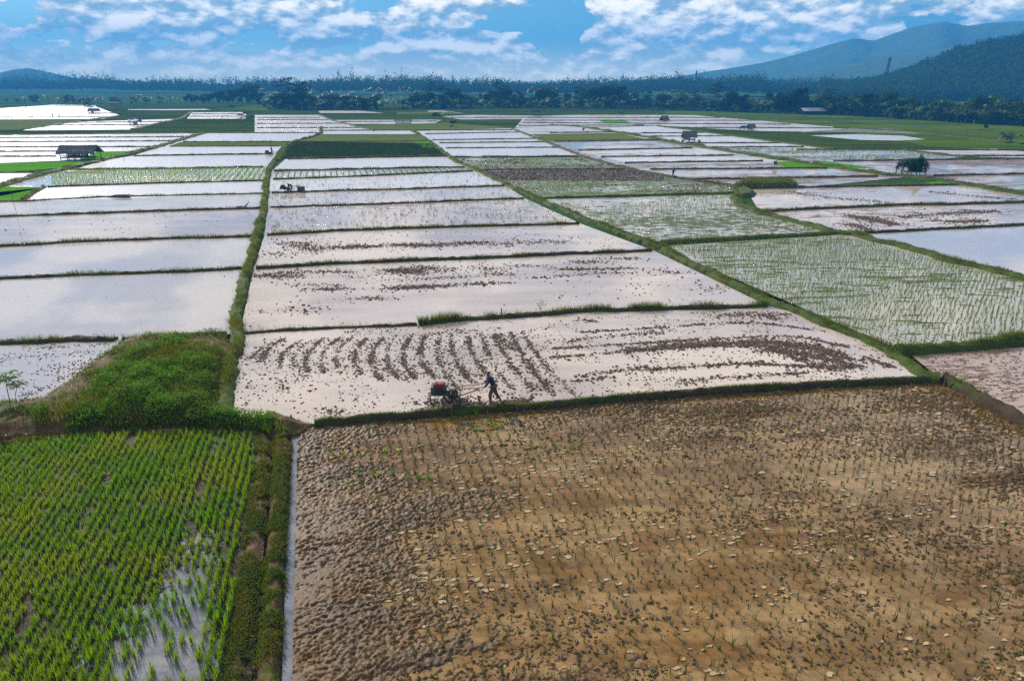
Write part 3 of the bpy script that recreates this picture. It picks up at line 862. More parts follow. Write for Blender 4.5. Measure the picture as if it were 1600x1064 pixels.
GRF = [(-320,740),(0,692),(140,680),(300,673),(420,678),(424,700),(410,880),(392,1064),(380,1200),(-700,1200)]
grp = poly_w(GRF, LOW)
X, Y, P, ins = grid_in(grp, .05)
px, py = project(P[:, 0], P[:, 1], LOW)
wet = blobs(px, py, [(290,960,60,110,.08),(210,1010,110,90,.05),(330,850,35,40,.045),(270,1060,70,60,.05),(110,1064,80,50,.02)])
Zh = .055 - wet + .05*(fbm(P[:, 0]*1.2, P[:, 1]*1.2, 3, 81)-.5) + .09*(fbm(P[:, 0]*6, P[:, 1]*6, 3, 83)-.5)
Z = LOW + np.clip(Zh, -.06, .12).reshape(X.shape)
cm = ins[:-1, :-1] & ins[1:, :-1] & ins[:-1, 1:] & ins[1:, 1:]
tag(grid_mesh('rice_field_mud', X, Y, Z, cm, M['mud2']), kind='structure')
field(GRF, 'shallow2', 'shallow_water', z=LOW)

# ------------------------------------------------------------------ left foreground rice: clumps in rows
ROWAZ = R(-13.5)
Pr = rows(grp, .20, ROWAZ, .02, .29)
px, py = project(Pr[:, 0], Pr[:, 1], LOW)
rightedge = np.interp(py, [672,760,900,1064,1200], [402,390,370,348,330])
lane = np.abs(((Pr@np.array([math.cos(ROWAZ), -math.sin(ROWAZ)]))+1.0) % 3.7 - 1.85) < .11
wetk = blobs(px, py, [(290,950,30,110,.5),(260,1064,60,50,.5),(220,1010,60,60,.35),(330,850,25,30,.4)])
keep = (px < rightedge) & (rng.random(len(Pr)) > wetk+.03) & ~(lane & (rng.random(len(Pr)) < .5)) & (edge_dist(Pr, st3) > .05) & ~inside(Pr, st3)
Pr = Pr[keep]; px = px[keep]; py = py[keep]
vis = (px > -60) & (py < 1120)
Pr = Pr[vis]
order = np.argsort(np.hypot(Pr[:, 0], Pr[:, 1])); Pr = Pr[order]
def clump_mesh(nb, h, w, spread, lean):
    V, F = tufts(np.zeros((1, 2)), 0.0, nb, h, w, spread, lean)
    return V, F
var = []
for k in range(6):
    V, F = clump_mesh(22, .31, .020, .034, .65)
    var.append(mesh_np('rice_plant', V, F, M['rice'], link=False))
for i, p in enumerate(Pr[:300]):
    o = bpy.data.objects.new('rice_plant', var[i % 6]); C.objects.link(o)
    o.location = (p[0], p[1], LOW+.02); o.rotation_euler = (0, 0, random.random()*6.28); s = .8+.45*random.random(); o.scale = (s, s, s)
    tag(o, 'green clump of young rice in the nearest rows of the lush field at bottom left', 'rice plant', 'rice clumps of the green field')
rest = Pr[300:]
hh = .20+.15*fbm(rest[:, 0]*.4, rest[:, 1]*.4, 3, 5)
V, F = tufts(rest, LOW+.02, 22, hh, .022, .036, .6)
tag(mesh_np('rice', V, F, M['rice']), 'lush green young rice in rows filling the field at bottom left', 'rice', kind='stuff')
# low yellow-green undergrowth between the rows near the strips
Pu = scatter(grp, 34)
px, py = project(Pu[:, 0], Pu[:, 1], LOW)
d_ = np.interp(py, [672,760,900,1064,1200], [402,390,370,348,330])-px
wk = blobs(px, py, [(290,960,60,110,1.0),(210,1010,110,90,.8),(330,850,35,40,.7)])
k = (px > -60) & (rng.random(len(Pu)) < np.clip(.26+.75*np.exp(-np.abs(d_)/28)-wk, 0, 1))
V, F = tufts(Pu[k], LOW+.02, 5, .10, .022, .06, 1.1)
tag(mesh_np('undergrowth', V, F, M['dgrass']), 'low yellow-green weeds between the rice rows at bottom left', 'weeds', kind='stuff')
# grass on the strips
ga = Acc()
for poly_, hz, dens in ((st1, .14, 420), (st2, .29, 420), (st3, .12, 300)):
    Pg = scatter(poly_, dens)
    px, py = project(Pg[:, 0], Pg[:, 1], LOW)
    k = (py < 1130) & (px > -40) & (fbm(Pg[:, 0]*2, Pg[:, 1]*2, 3, 9) > .40)
    Pg = Pg[k]
    zz = LOW + hz*np.clip(edge_dist(Pg, poly_)/.25, 0, 1)
    V, F = tufts(Pg, zz, 4, .13, .022, .05, 1.2)
    ga.add(V, F)
tag(ga.build('grass', M['dgrass']), 'yellow-green grass on the two strips beside the narrow ditch', 'grass', kind='stuff')

M['mudlump'] = plain('mud_lumps', (.085,.043,.013), .85, .5, 2, bump=.4)
V, F = clods(MUDQ, .018+.06*rng.random(len(MUDQ))**2.4, LOW+.004)
tag(mesh_np('mud_lumps', V, F, M['mudlump']), 'small wet lumps of mud scattered over the brown seedling field in front', 'mud lumps', kind='stuff')
# footprints: puddles along the planting rows, cream reflection painted into the colour
M['puddle_sheen'] = water_mat('puddles_painted_sheen', (.42,.32,.19), (.33,.24,.13), rough=.08, ior=1.4)
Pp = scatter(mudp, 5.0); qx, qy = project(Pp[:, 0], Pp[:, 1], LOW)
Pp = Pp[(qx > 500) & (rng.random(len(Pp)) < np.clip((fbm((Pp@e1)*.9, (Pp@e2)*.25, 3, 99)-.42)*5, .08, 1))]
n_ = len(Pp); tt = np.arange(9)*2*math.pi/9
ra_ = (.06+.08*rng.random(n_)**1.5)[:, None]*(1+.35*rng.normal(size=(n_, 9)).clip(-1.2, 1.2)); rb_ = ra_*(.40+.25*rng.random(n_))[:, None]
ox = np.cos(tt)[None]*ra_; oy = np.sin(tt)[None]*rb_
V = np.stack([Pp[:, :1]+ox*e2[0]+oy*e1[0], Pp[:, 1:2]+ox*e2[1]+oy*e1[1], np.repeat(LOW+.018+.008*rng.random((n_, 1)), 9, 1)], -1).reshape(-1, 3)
tag(mesh_np('puddles', V, np.arange(n_*9).reshape(-1, 9), M['puddle_sheen']), 'small pale puddles with painted cream sheen in footprints of the brown mud field', 'puddles', kind='stuff')
# ------------------------------------------------------------------ seedlings of the brown field in front
Ps = rows(mudp, .40, FIELD_AZ, .045, .44)
px, py = project(Ps[:, 0], Ps[:, 1], LOW)
k = (px > 480) & (px < 1660) & (py < 1110) & (rng.random(len(Ps)) < np.where(px < 560, .45, .93)) & (edge_dist(Ps, mudp) > .25)
Ps = Ps[k]; Ps = Ps[np.argsort(np.hypot(Ps[:, 0], Ps[:, 1]))]
var = []
for kx in range(6):
    V, F = clump_mesh(8, .23, .018, .025, .9)
    var.append(mesh_np('rice_seedling', V, F, M['seed'], link=False))
for i, p in enumerate(Ps[:300]):
    o = bpy.data.objects.new('rice_seedling', var[i % 6]); C.objects.link(o)
    o.location = (p[0], p[1], LOW-.01); o.rotation_euler = (0, 0, random.random()*6.28); s = .75+.5*random.random(); o.scale = (s, s, s)
    tag(o, 'tiny rice seedling in the nearest rows of the brown mud field', 'rice seedling', 'seedlings of the brown mud field')
V, F = tufts(Ps[300:], LOW-.01, 8, .23, .019, .026, .85)
tag(mesh_np('rice_seedlings', V, F, M['seed']), 'rows of thin rice seedlings standing across the brown mud field', 'rice seedlings', kind='stuff')
# stronger green tufts near the far edge of that field
tp = [(520,712),(536,712),(552,713),(600,707),(624,705),(640,748),(655,748),(670,748),(560,742),(590,742),(612,742),(520,760),(548,762),(735,668),(748,672),(762,664),(780,668),(830,700),(845,698),(868,698),(890,700),(905,696),(512,704),(706,655),(724,652),(745,650),(770,662),(1180,640),(1240,655),(1062,690)]
Pt = np.array([G(a, b, LOW)[:2] for a, b in tp])
V, F = tufts(Pt, LOW, 16, .26, .02, .07, .7)
tag(mesh_np('weed_tufts', V, F, M['weed']), 'scattered dark green weed tufts near the top of the brown mud field', 'weeds', kind='stuff')

# ------------------------------------------------------------------ weeds on the bank between the ponds
hf = hfun(.42, 1.0, isl)
wa = Acc(); da = Acc()
Pw = scatter(isl, 150)
px, py = project(Pw[:, 0], Pw[:, 1], .4)
k = (px > -80)
Pw = Pw[k]; px = px[k]; py = py[k]
lush = blobs(px, py, [(260,575,70,40,1.0),(230,620,100,35,1.0),(160,645,90,20,.7),(350,655,90,14,.8),(420,668,50,10,.5),(330,560,30,25,.5),(60,650,50,12,.35)])
nz = fbm(Pw[:, 0]*.9, Pw[:, 1]*.9, 4, 61)
k = rng.random(len(Pw)) < np.clip(lush*1.5-.5+(nz-.5)*2.6, 0, 1)
Q = Pw[k]; lq = np.clip(lush[k], .3, 1.2)
hq = hf(Q)+rng.random(len(Q))**.6*.9*lq*np.clip((nz[k]-.35)*3, .1, 1)
Qn = np.repeat(np.column_stack([Q, hq]), 5, 0); Qn += rng.normal(size=Qn.shape)*np.array([.07,.07,.05])
V, F = leaves(Qn, .05+.07*rng.random(len(Qn)), nrm=np.array([0,0,1.0]), asp=.7)
tag(mesh_np('weeds', V, F, M['weed']), 'bright green broad-leaved weeds covering the bank between two ponds', 'weeds', kind='stuff')
k2 = rng.random(len(Pw)) < np.clip(.10+(nz-.42)*1.5+lush*.2, 0.03, .75)
V, F = tufts(Pw[k2], hf(Pw[k2])-.02, 4, .13, .022, .05, 1.1)
da.add(V, F)
k3 = (rng.random(len(Pw)) < np.clip(lush-.3, 0, .5))
V, F = tufts(Pw[k3], hf(Pw[k3]), 5, .34, .026, .07, .9)
wa.add(V, F)
tag(da.build('bank_grass', M['dgrass']), 'short olive grass on the brown edges of the bank between two ponds', 'grass', kind='stuff')
tag(wa.build('tall_grass', M['grass']), 'taller green grass standing among the weeds of the bank', 'grass', kind='stuff')
# dry litter on the bank
k4 = rng.random(len(Pw)) < np.clip(.12-lush*.1, 0, 1)
Ql = np.column_stack([Pw[k4], hf(Pw[k4])+.03])
V, F = leaves(Ql, .06+.12*rng.random(len(Ql)), nrm=np.array([0,0,1.0]), asp=.3)
M['litter'] = foliage('dry_litter', (.16,.09,.04), (.30,.20,.11), (.10,.055,.03), .1, (1,1,1))
tag(mesh_np('dry_litter', V, F, M['litter']), 'dry brown straw and leaves on the bare edge of the bank', 'litter', kind='stuff')
# islet grass
Pi = scatter(islet, 9)
V, F = tufts(Pi, .7*np.clip(edge_dist(Pi, islet)/.9, 0, 1), 6, .45, .06, .15, .8)
tag(mesh_np('islet_grass', V, F, M['grass']), 'dark green grass on the small islet beside the round pond', 'grass', kind='stuff')

tag(grass_near.build('bund_grass', M['grass']), 'fresh green grass along the tops of the nearer field bunds', 'grass', kind='stuff')
tag(grass_far.build('bund_grass', M['dgrass']), 'olive green grass along the tops of the farther field bunds', 'grass', kind='stuff')

# ------------------------------------------------------------------ rice standing in the flooded fields
def rice_field(pts, sp, azr, nb, h, w, mat, label, drop=0.1, name='rice_plants', gapn=0.0, spread=.03, sx=None, lean=.5):
    poly = poly_w(pts)
    Pp = rows(poly, sp, azr, .05, sx)
    px, py = project(Pp[:, 0], Pp[:, 1], 0)
    k = (px > -60) & (px < 1660) & (rng.random(len(Pp)) > drop)
    if gapn: k &= fbm(Pp[:, 0]*.12, Pp[:, 1]*.12, 3, 91) > gapn
    V, F = tufts(Pp[k], -.01, nb, h, w, spread, lean)
    return tag(mesh_np(name, V, F, M[mat]), label, 'rice plants', kind='stuff')
rice_field([(1045,385),(1315,370),(1450,404),(1600,440),(1840,510),(1600,530),(1412,542),(1250,488)], .36, FIELD_AZ, 6, .34, .028, 'ricep', 'pale green rice rows in the large flooded field at right', .06, sx=.46)
rice_field([(838,314),(1150,306),(1160,328),(1300,366),(1036,378)], .75, FIELD_AZ, 5, .36, .045, 'ricep', 'sparse green rice tufts in the flooded field beside the round pond', .25, gapn=.40, spread=.08)
rice_field([(114,266),(415,262),(413,282),(80,291),(80,272)], .62, FIELD_AZ, 4, .42, .06, 'rice', 'rows of green rice in the narrow flooded strip at left', .05, sx=.95)
rice_field([(424,281),(425,269),(728,263),(740,267)], .7, FIELD_AZ, 4, .30, .06, 'ricep', 'olive rice rows in the narrow flooded strip at centre', .05, sx=1.0)
rice_field([(442,248),(452,232),(468,222),(680,225),(700,244),(600,245)], .55, R(20), 4, .30, .085, 'far1', 'dense dark green rice in the raised block near the far end', .3, sx=.5, lean=1.0, spread=.3)
rice_field([(1105,232),(1390,235),(1500,246),(1300,252),(1200,246)], 1.3, FIELD_AZ, 5, .45, .08, 'ricep', 'reedy rice tufts in the wet field beyond the long green bund', .3, gapn=.44, spread=.15)
rice_field([(850,312),(1150,305),(1148,293),(1060,282),(1040,278),(800,287)], .8, FIELD_AZ, 5, .28, .06, 'grass', 'bright weeds covering the ploughed plot at centre right', .2, name='weed_cover', gapn=.47, spread=.2)
rice_field([(704,247),(905,246),(975,264),(744,265)], 1.0, FIELD_AZ, 5, .25, .07, 'grass', 'weeds on the half ploughed plot at centre right', .2, name='weed_cover', gapn=.52, spread=.25)
# sparse floating tufts in the centre ponds
for pts, n_, lb in (([(420,303),(430,285),(744,268),(792,290)], 140, 'thin grass sprigs in the pond behind the far tractor'),
                ([(420,324),(422,304),(792,292),(820,310)], 130, 'thin grass sprigs in the second pond of the centre block'),
                ([(416,367),(420,327),(822,312),(905,349)], 360, 'thin grass sprigs in the third pond of the centre block')):
    pl = poly_w(pts); Pp = scatter(pl, n_*2.0/max(1, abs(np.prod(pl.max(0)-pl.min(0)))))
    Pp = Pp + rng.normal(size=Pp.shape)*.5
    V, F = tufts(Pp, 0., 4, .30, .035, .1, .9)
    tag(mesh_np('grass_sprigs', V, F, M['seed']), lb, 'grass sprigs', kind='stuff')

M['clod'] = plain('plough_clods', (.085,.048,.027), .75, .45, 3, bump=.4)
def along(pts, n, spread, keep=.22):
    Pw_ = np.array([G(a, b)[:2] for a, b in pts])
    if len(Pw_) > 2:               # smooth the stroke
        t0 = np.arange(len(Pw_)); tt = np.linspace(0, len(Pw_)-1, 40)
        xs_ = np.interp(tt, t0, Pw_[:, 0]); ys_ = np.interp(tt, t0, Pw_[:, 1])
        kk = np.ones(9)/9
        xs_ = np.convolve(np.pad(xs_, 4, mode='edge'), kk, 'valid'); ys_ = np.convolve(np.pad(ys_, 4, mode='edge'), kk, 'valid')
        Pw_ = np.stack([xs_, ys_], 1)
    sg = np.hypot(*np.diff(Pw_, axis=0).T); L = np.concatenate([[0], np.cumsum(sg)])
    s = rng.random(n)*L[-1]
    dn = fbm(s*1.1+rng.random()*50, s*0, 3, 7)
    k = rng.random(n) < np.clip((dn-.22)*3.0, keep, 1)
    s = s[k]
    x = np.interp(s, L, Pw_[:, 0]); y = np.interp(s, L, Pw_[:, 1])
    return np.stack([x, y], 1)+rng.normal(size=(len(s), 2))*(spread*np.where(rng.random(len(s)) < .65, .55, 1.5))[:, None]
ca = Acc()
# the tractor's turns: a family of nested curved furrows left of and behind it, continuous but uneven
for k in range(19):
    f = k/18
    xt = 420+390*f+random.uniform(-3, 3); yt = 531-14*f+random.uniform(-2, 4)
    yb = 572+46*f+random.uniform(-8, 6); xb = xt-32+122*f**1.6
    xm = (xt+xb)/2-13*math.sin(math.pi*min(1, f*1.2))-3
    cx_ = 2*xm-(xt+xb)/2-6; cy_ = (yt+yb)/2
    pts = [((1-q)**2*(xt+6)+2*q*(1-q)*cx_+q*q*xb, (1-q)**2*yt+2*q*(1-q)*cy_+q*q*yb) for q in np.linspace(0, 1, 12)]
    Q_ = along(pts, int((420+620*f)*(1.0 if k % 3 else .6)*(1.25 if .35 < f < .7 else 1)), .155, .34); ca.add(*clods(Q_, .016+.07*rng.random(len(Q_))**2.6))
A1 = [([(772,518),(815,560),(852,600),(848,614),(822,624)],200),([(640,575),(700,568),(760,590)],60),([(560,560),(610,575),(640,600)],70),([(540,520),(600,512),(680,508)],50),([(500,640),(530,645)],22),([(640,526),(700,520),(790,512)],50),([(470,585),(486,612)],20),([(430,590),(445,612)],16)]
for pts, n in A1: Q_ = along(pts, int(n*4.2), .35, .2); ca.add(*clods(Q_, .018+.075*rng.random(len(Q_))**2.6))
A2 = [([(892,521),(1040,512),(1172,503),(1300,520)],260,.12),([(840,547),(1060,533),(1240,524),(1332,545)],420,.14),([(840,561),(1040,545),(1200,532),(1320,560)],420,.14),
      ([(960,550),(1100,538),(1220,534),(1330,556)],700,.30),([(1040,541),(1240,540),(1340,566)],420,.35),([(1000,580),(1160,568),(1320,576)],260,.18),([(1060,596),(1180,588),(1290,580)],120,.18),
      ([(1190,545),(1290,560),(1350,575)],380,.5),([(1240,560),(1290,575),(1340,572)],260,.4),([(900,590),(960,580),(1020,575)],60,.3),([(910,500),(930,504)],40,.2),([(1100,497),(1180,490),(1220,500)],160,.4),
      ([(850,600),(900,596),(960,590)],50,.2),([(1150,500),(1220,490),(1250,498)],70,.4),([(1350,560),(1375,568),(1395,574)],60,.25),([(1060,600),(1110,597)],30,.2),([(880,535),(960,525),(1040,520)],80,.3)]
for pts, n, s in A2: Q_ = along(pts, int(n*4.2), s*1.0); ca.add(*clods(Q_, .018+.085*rng.random(len(Q_))**2.6))
Pc = scatter(poly_w([(360,640),(382,530),(1200,482),(1230,492),(1395,552),(1420,588),(850,626),(600,645),(490,655)]), 14)
Pc = Pc[fbm(Pc[:, 0]*.5, Pc[:, 1]*.5, 4, 15) > .47]
ca.add(*clods(Pc, .018+.05*rng.random(len(Pc))**2))
tag(ca.build('mud_clods', M['clod']), 'brown mud clods in plough lines across the pond with the red tractor', 'mud clods', kind='stuff')
ca = Acc()
A3 = [([(400,433),(425,431),(460,434)],220,.45),([(410,430),(500,424),(560,427)],200,.4),([(610,425),(630,422),(655,430)],420,.6),([(660,420),(680,418),(700,426)],300,.7),([(740,415),(770,422),(760,430)],120,.6),
      ([(800,417),(830,415)],90,.4),([(590,440),(680,436),(800,428)],140,.2),([(500,453),(530,452)],90,.3),([(610,452),(640,450),(670,448)],200,.35),([(655,449),(730,445),(790,442)],220,.25),([(575,466),(590,468)],40,.3),
      ([(870,422),(930,421),(990,420)],200,.25),([(906,410),(940,411)],140,.5),([(940,406),(985,404)],120,.4),([(820,436),(900,430),(980,426)],120,.2),([(557,425),(556,440)],30,.3),([(465,445),(520,447)],50,.3),
      ([(450,380),(480,385),(500,392)],330,.8),([(520,388),(555,386),(585,385)],300,.45),([(620,383),(660,384),(690,384)],380,.45),([(690,383),(750,379),(760,380)],330,.4),([(760,385),(840,378),(905,380)],200,.7),([(420,395),(450,400)],60,.8),
      ([(395,490),(415,487)],30,.3),([(455,480),(480,488)],40,.6),([(1100,450),(1150,455)],40,.8),([(1040,425),(1070,430)],40,.6)]
for pts, n, s in A3: Q_ = along(pts, int(n*3), s); Q_ = Q_+rng.normal(size=Q_.shape)*np.array([.8,.1]); ca.add(*clods(Q_, .025+.085*rng.random(len(Q_))**2.4))
for pl, dn in (([(385,515),(400,425),(1020,396),(1180,474)], .5), ([(400,417),(415,372),(905,352),(1005,390)], 1.0), ([(418,366),(420,328),(820,313),(900,348)], .55), ([(422,323),(425,285),(744,268),(815,309)], .35), ([(0,530),(0,440),(375,425),(350,518)], .02), ([(0,384),(0,341),(405,328),(400,368)], .12)):
    Pc = scatter(poly_w(pl), dn*2.2); Pc = Pc[fbm(Pc[:, 0]*.22, Pc[:, 1]*.22, 4, 25) > .49]
    ca.add(*clods(Pc, .025+.07*rng.random(len(Pc))**2))
for pts, n, s in [([(1330,338),(1370,345),(1400,352)],300,.9),([(1320,350),(1345,355),(1360,362)],160,.9),([(1400,340),(1470,335),(1560,330)],200,.7),([(1450,345),(1500,348),(1540,345)],120,.6),([(1230,300),(1300,310),(1400,318)],140,1.0),([(1450,300),(1530,308),(1590,312)],90,.6)]:
    Q_ = along(pts, n*5, s); ca.add(*clods(Q_, .04+.10*rng.random(len(Q_))**2))
tag(ca.build('mud_clods', M['clod']), 'dark mud clods breaking the water of the farther ponds', 'mud clods', kind='stuff')
ca = Acc()
field([(-500,572),(0,538),(187,532),(215,540),(160,575),(105,607),(60,633),(-500,720)], 'wb', 'paddy_water', z=.036)
for pts, n, s in [([(195,537),(160,556),(110,590)],260,.35),([(0,560),(80,556),(150,548)],120,.5),([(20,590),(80,580),(130,565)],120,.6),([(40,620),(80,600),(110,585)],120,.4),([(60,545),(120,541),(180,537)],120,.3)]:
    ca.add(*clods(along(pts, n, s), .05, .038))
Pc = scatter(poly_w([(-50,620),(-50,548),(180,538),(150,560),(60,622)]), 2.2); ca.add(*clods(Pc, .02+.05*rng.random(len(Pc))**2, .038))
tag(ca.build('mud_clods', M['clod']), 'small wet mud clods glinting in the pond at far left', 'mud clods', kind='stuff')
for pts_, dn, lo_, hi_, lb in (([(745,267),(980,266),(1038,276),(1032,283),(785,283)], 9, .10, .24, 'dark brown clods of the freshly ploughed plot at centre right'),
        ([(850,311),(1148,304),(1148,293),(1060,281),(800,284),(800,294)], 2.5, .08, .2, 'scattered dark clods among the weeds of the half flooded plot'),
        ([(706,248),(905,247),(975,264),(745,265)], 2.5, .1, .22, 'dark clods of the half ploughed plot beyond the brown one')):
    pl = poly_w(pts_); Pc = scatter(pl, dn); Pc = Pc[fbm(Pc[:, 0]*.2, Pc[:, 1]*.3, 3, 45) > (.3 if dn > 5 else .5)]
    V, F = clods(Pc, lo_+(hi_-lo_)*rng.random(len(Pc)), .02); tag(mesh_np('mud_clods', V, F, M['clod']), lb, 'mud clods', kind='stuff')
# brown wet mud of the right-hand field
Pc = scatter(poly_w([(1440,560),(1600,546),(1750,545),(1750,760),(1600,660),(1480,600)]), 14); Pc = Pc[fbm(Pc[:, 0]*.6, Pc[:, 1]*.6, 4, 35) > .42]
M['clod2'] = plain('pink_brown_clods', (.15,.09,.065), .5, .4, 3, bump=.4)
V, F = clods(Pc, .03+.06*rng.random(len(Pc))**2)
tag(mesh_np('mud_clods', V, F, M['clod2']), 'low clods of the pinkish brown mud field at the right edge', 'mud clods', kind='stuff')

# ------------------------------------------------------------------ trees
def crown_pts(c, r, n, rr):
    d = rr.normal(size=(n, 3)); d /= np.linalg.norm(d, axis=1)[:, None]
    return np.array(c)+d*(rr.random(n)**.4)[:, None]*np.array(r), d
def broad_meshes(seed, h=10, cr=4, lobes=11, leaf=.6, n=70, low=.30, mat='far2'):
    r = np.random.default_rng(seed)
    a = Acc(); tips = []
    for i in range(lobes):
        t = r.random()*6.283; q = cr*(.15+.6*r.random()); z = h*(low+.12+(0.80-low)*r.random()**.8)
        q *= 1.25-0.75*abs(z/h-.6)
        c = (math.cos(t)*q, math.sin(t)*q, z); tips.append(c)
        rad = cr*(.28+.26*r.random())
        P, d = crown_pts(c, (rad, rad, rad*.75), n, r)
        V, F = leaves(P, leaf*(.6+.8*r.random(n)), nrm=d, r=r, asp=.8); a.add(V, F)
    crown = a.build('crown', M[mat], link=False)
    t = MB()
    t.tube([(0,0,-.2), (.05*h*.2,0,h*.25), (0,.03*h,h*.5), (.02*h,0,h*.78)], [h*.028, h*.02, h*.014, h*.004], 7)
    for c in tips[:7]:
        z0 = h*(.22+.3*r.random())
        t.tube([(0,0,z0), (c[0]*.5, c[1]*.5, (z0+c[2])*.5+.1*h*.3), c], [h*.012, h*.008, h*.003], 5)
    tr = t.build('trunk', M['trunk']); me = tr.data; bpy.data.objects.remove(tr)
    return me, crown
def umbrella_meshes(seed, h=18, cr=7, tiers=7, leaf=.6, mat='far2', spread=(.45, 1.0)):
    r = np.random.default_rng(seed)
    a = Acc(); t = MB(); lean = r.normal()*.03*h
    t.tube([(0,0,-.2), (lean*.3,0,h*.35), (lean*.6,.02*h,h*.6), (lean,0,h*.9)], [h*.02, h*.015, h*.010, h*.004], 7)
    for i in range(tiers):
        f = spread[0]+(spread[1]-spread[0])*(i+.5)/tiers
        an = r.random()*6.283; q = cr*(.25+.6*r.random())*(1.15-.5*abs(f-.75)*2)
        cx, cy, cz = math.cos(an)*q+lean*f, math.sin(an)*q, h*f
        if i == tiers-1: cx, cy, cz = lean, 0, h*.96
        rad = cr*(.34+.22*r.random())
        n = int(95)
        P, d = crown_pts((cx, cy, cz), (rad, rad, rad*.22), n, r)
        V, F = leaves(P, leaf*(.6+.8*r.random(n)), nrm=np.array([0,0,1.0]), r=r, asp=.8); a.add(V, F)
        z0 = h*max(.3, f-.22)
        t.tube([(lean*z0/h,0,z0), (cx*.55, cy*.55, (z0+cz)/2-.01*h), (cx, cy, cz-.1)], [h*.009, h*.006, h*.002], 5)
    crown = a.build('crown', M[mat], link=False)
    tr = t.build('trunk', M['trunk']); me = tr.data; bpy.data.objects.remove(tr)
    return me, crown
def frond(r, L, az, droop, w, nseg=9, up=.5):
    """one feather leaf: an arching rib with hanging leaflets"""
    d = np.array([math.cos(az), math.sin(az), 0]); s = np.array([-math.sin(az), math.cos(az), 0])
    t = np.linspace(0, 1, nseg+1)
    rib = d*(L*(t-.12*t*t))[:, None]+np.array([0,0,1.0])*(L*(up*t-droop*t*t))[:, None]
    V = []; F = []
    for i in range(nseg):
        for sg in (-1, 1):
            ww = w*(math.sin(math.pi*min(1, (t[i]+.12)*.9))+.15)
            a, b = rib[i], rib[i+1]
            tip = (a+b)/2+s*sg*ww+d*ww*.35-np.array([0,0,1.0])*ww*.55
            n = len(V); V += [a, b, tip]; F.append([n, n+1, n+2])
    return np.array(V), np.array(F)
def palm_meshes(seed, h=14, L=4.2, nf=17, mat='palmleaf'):
    r = np.random.default_rng(seed)
    lean = r.normal()*.06*h
    t = MB(); t.tube([(0,0,-.2), (lean*.2,0,h*.3), (lean*.6,0,h*.7), (lean,0,h)], [h*.018, h*.012, h*.010, h*.009], 8)
    tr = t.build('trunk', M['trunk']); me = tr.data; bpy.data.objects.remove(tr)
    a = Acc()
    for i in range(nf):
        V, F = frond(r, L*(.8+.35*r.random()), 6.283*i/nf+r.random()*.4, .35+.75*r.random(), L*.24, up=.15+.85*r.random())
        a.add(V+np.array([lean, 0, h]), F)
    return me, a.build('crown', M[mat], link=False)
def banana_meshes(seed, h=3.2, L=2.4, nf=8, mat='banana', stems=2):
    r = np.random.default_rng(seed)
    a = Acc(); t = MB()
    for s_ in range(stems):
        ox, oy = r.normal()*.8*(stems > 1), r.normal()*.8*(stems > 1); hh = h*(.6+.5*r.random())
        t.tube([(ox,oy,-.1), (ox,oy,hh*.5), (ox+.05,oy,hh*.75)], [.16, .12, .07], 7)
        for i in range(nf):
            az_ = 6.283*i/nf+r.random()*.7; up = .5+.9*r.random(); dr = .3+.7*r.random(); LL = L*(.7+.4*r.random())
            d = np.array([math.cos(az_), math.sin(az_), 0]); s = np.array([-math.sin(az_), math.cos(az_), 0])
            tt = np.linspace(0, 1, 7)
            rib = np.array([ox, oy, hh*.72])+d*(LL*(tt-.15*tt*tt))[:, None]+np.array([0,0,1.0])*(LL*(up*tt-dr*tt*tt))[:, None]
            w = LL*.14*np.sin(np.pi*np.clip(tt*.92+.06, 0, 1))
            Vl = rib+s*w[:, None]-np.array([0,0,.35])*w[:, None]; Vr = rib-s*w[:, None]-np.array([0,0,.35])*w[:, None]
            V = np.stack([Vl, rib, Vr], 1).reshape(-1, 3)
            F = []
            for k in range(6):
                b = k*3; F += [[b, b+1, b+4, b+3], [b+1, b+2, b+5, b+4]]
            a.add(V, np.array(F))
    tr = t.build('trunk', M['trunk']); me = tr.data; bpy.data.objects.remove(tr)
    return me, a.build('crown', M[mat], link=False)
def put_tree(kind, meshes, x, y, rz, s, label, cat, group=None, z=0.0, parts=('trunk', 'crown')):
    root = empty(kind, (x, y, z), rz); root.scale = (s, s, s) if not hasattr(s, '__len__') else s
    for nm, me in zip(parts, meshes):
        o = bpy.data.objects.new(nm, me); C.objects.link(o); o.parent = root
    return tag(root, label, cat, group)

BROAD = [broad_meshes(100+i, 10, 3.8+.5*(i % 3), 13+i % 3, .8, 95, low=.05, mat='far2' if i % 2 else 'far1') for i in range(5)]
BUSH = [broad_meshes(140+i, 5, 3.0, 8, .55, 70, low=.02, mat=('far1', 'far2', 'banana')[i % 3]) for i in range(6)]
UMB = [umbrella_meshes(200+i, 18, 6.5, 8+i % 3, .75) for i in range(5)]
PALM = [palm_meshes(300+i) for i in range(5)]
BAN = [banana_meshes(400+i, nf=11, stems=1) for i in range(5)]

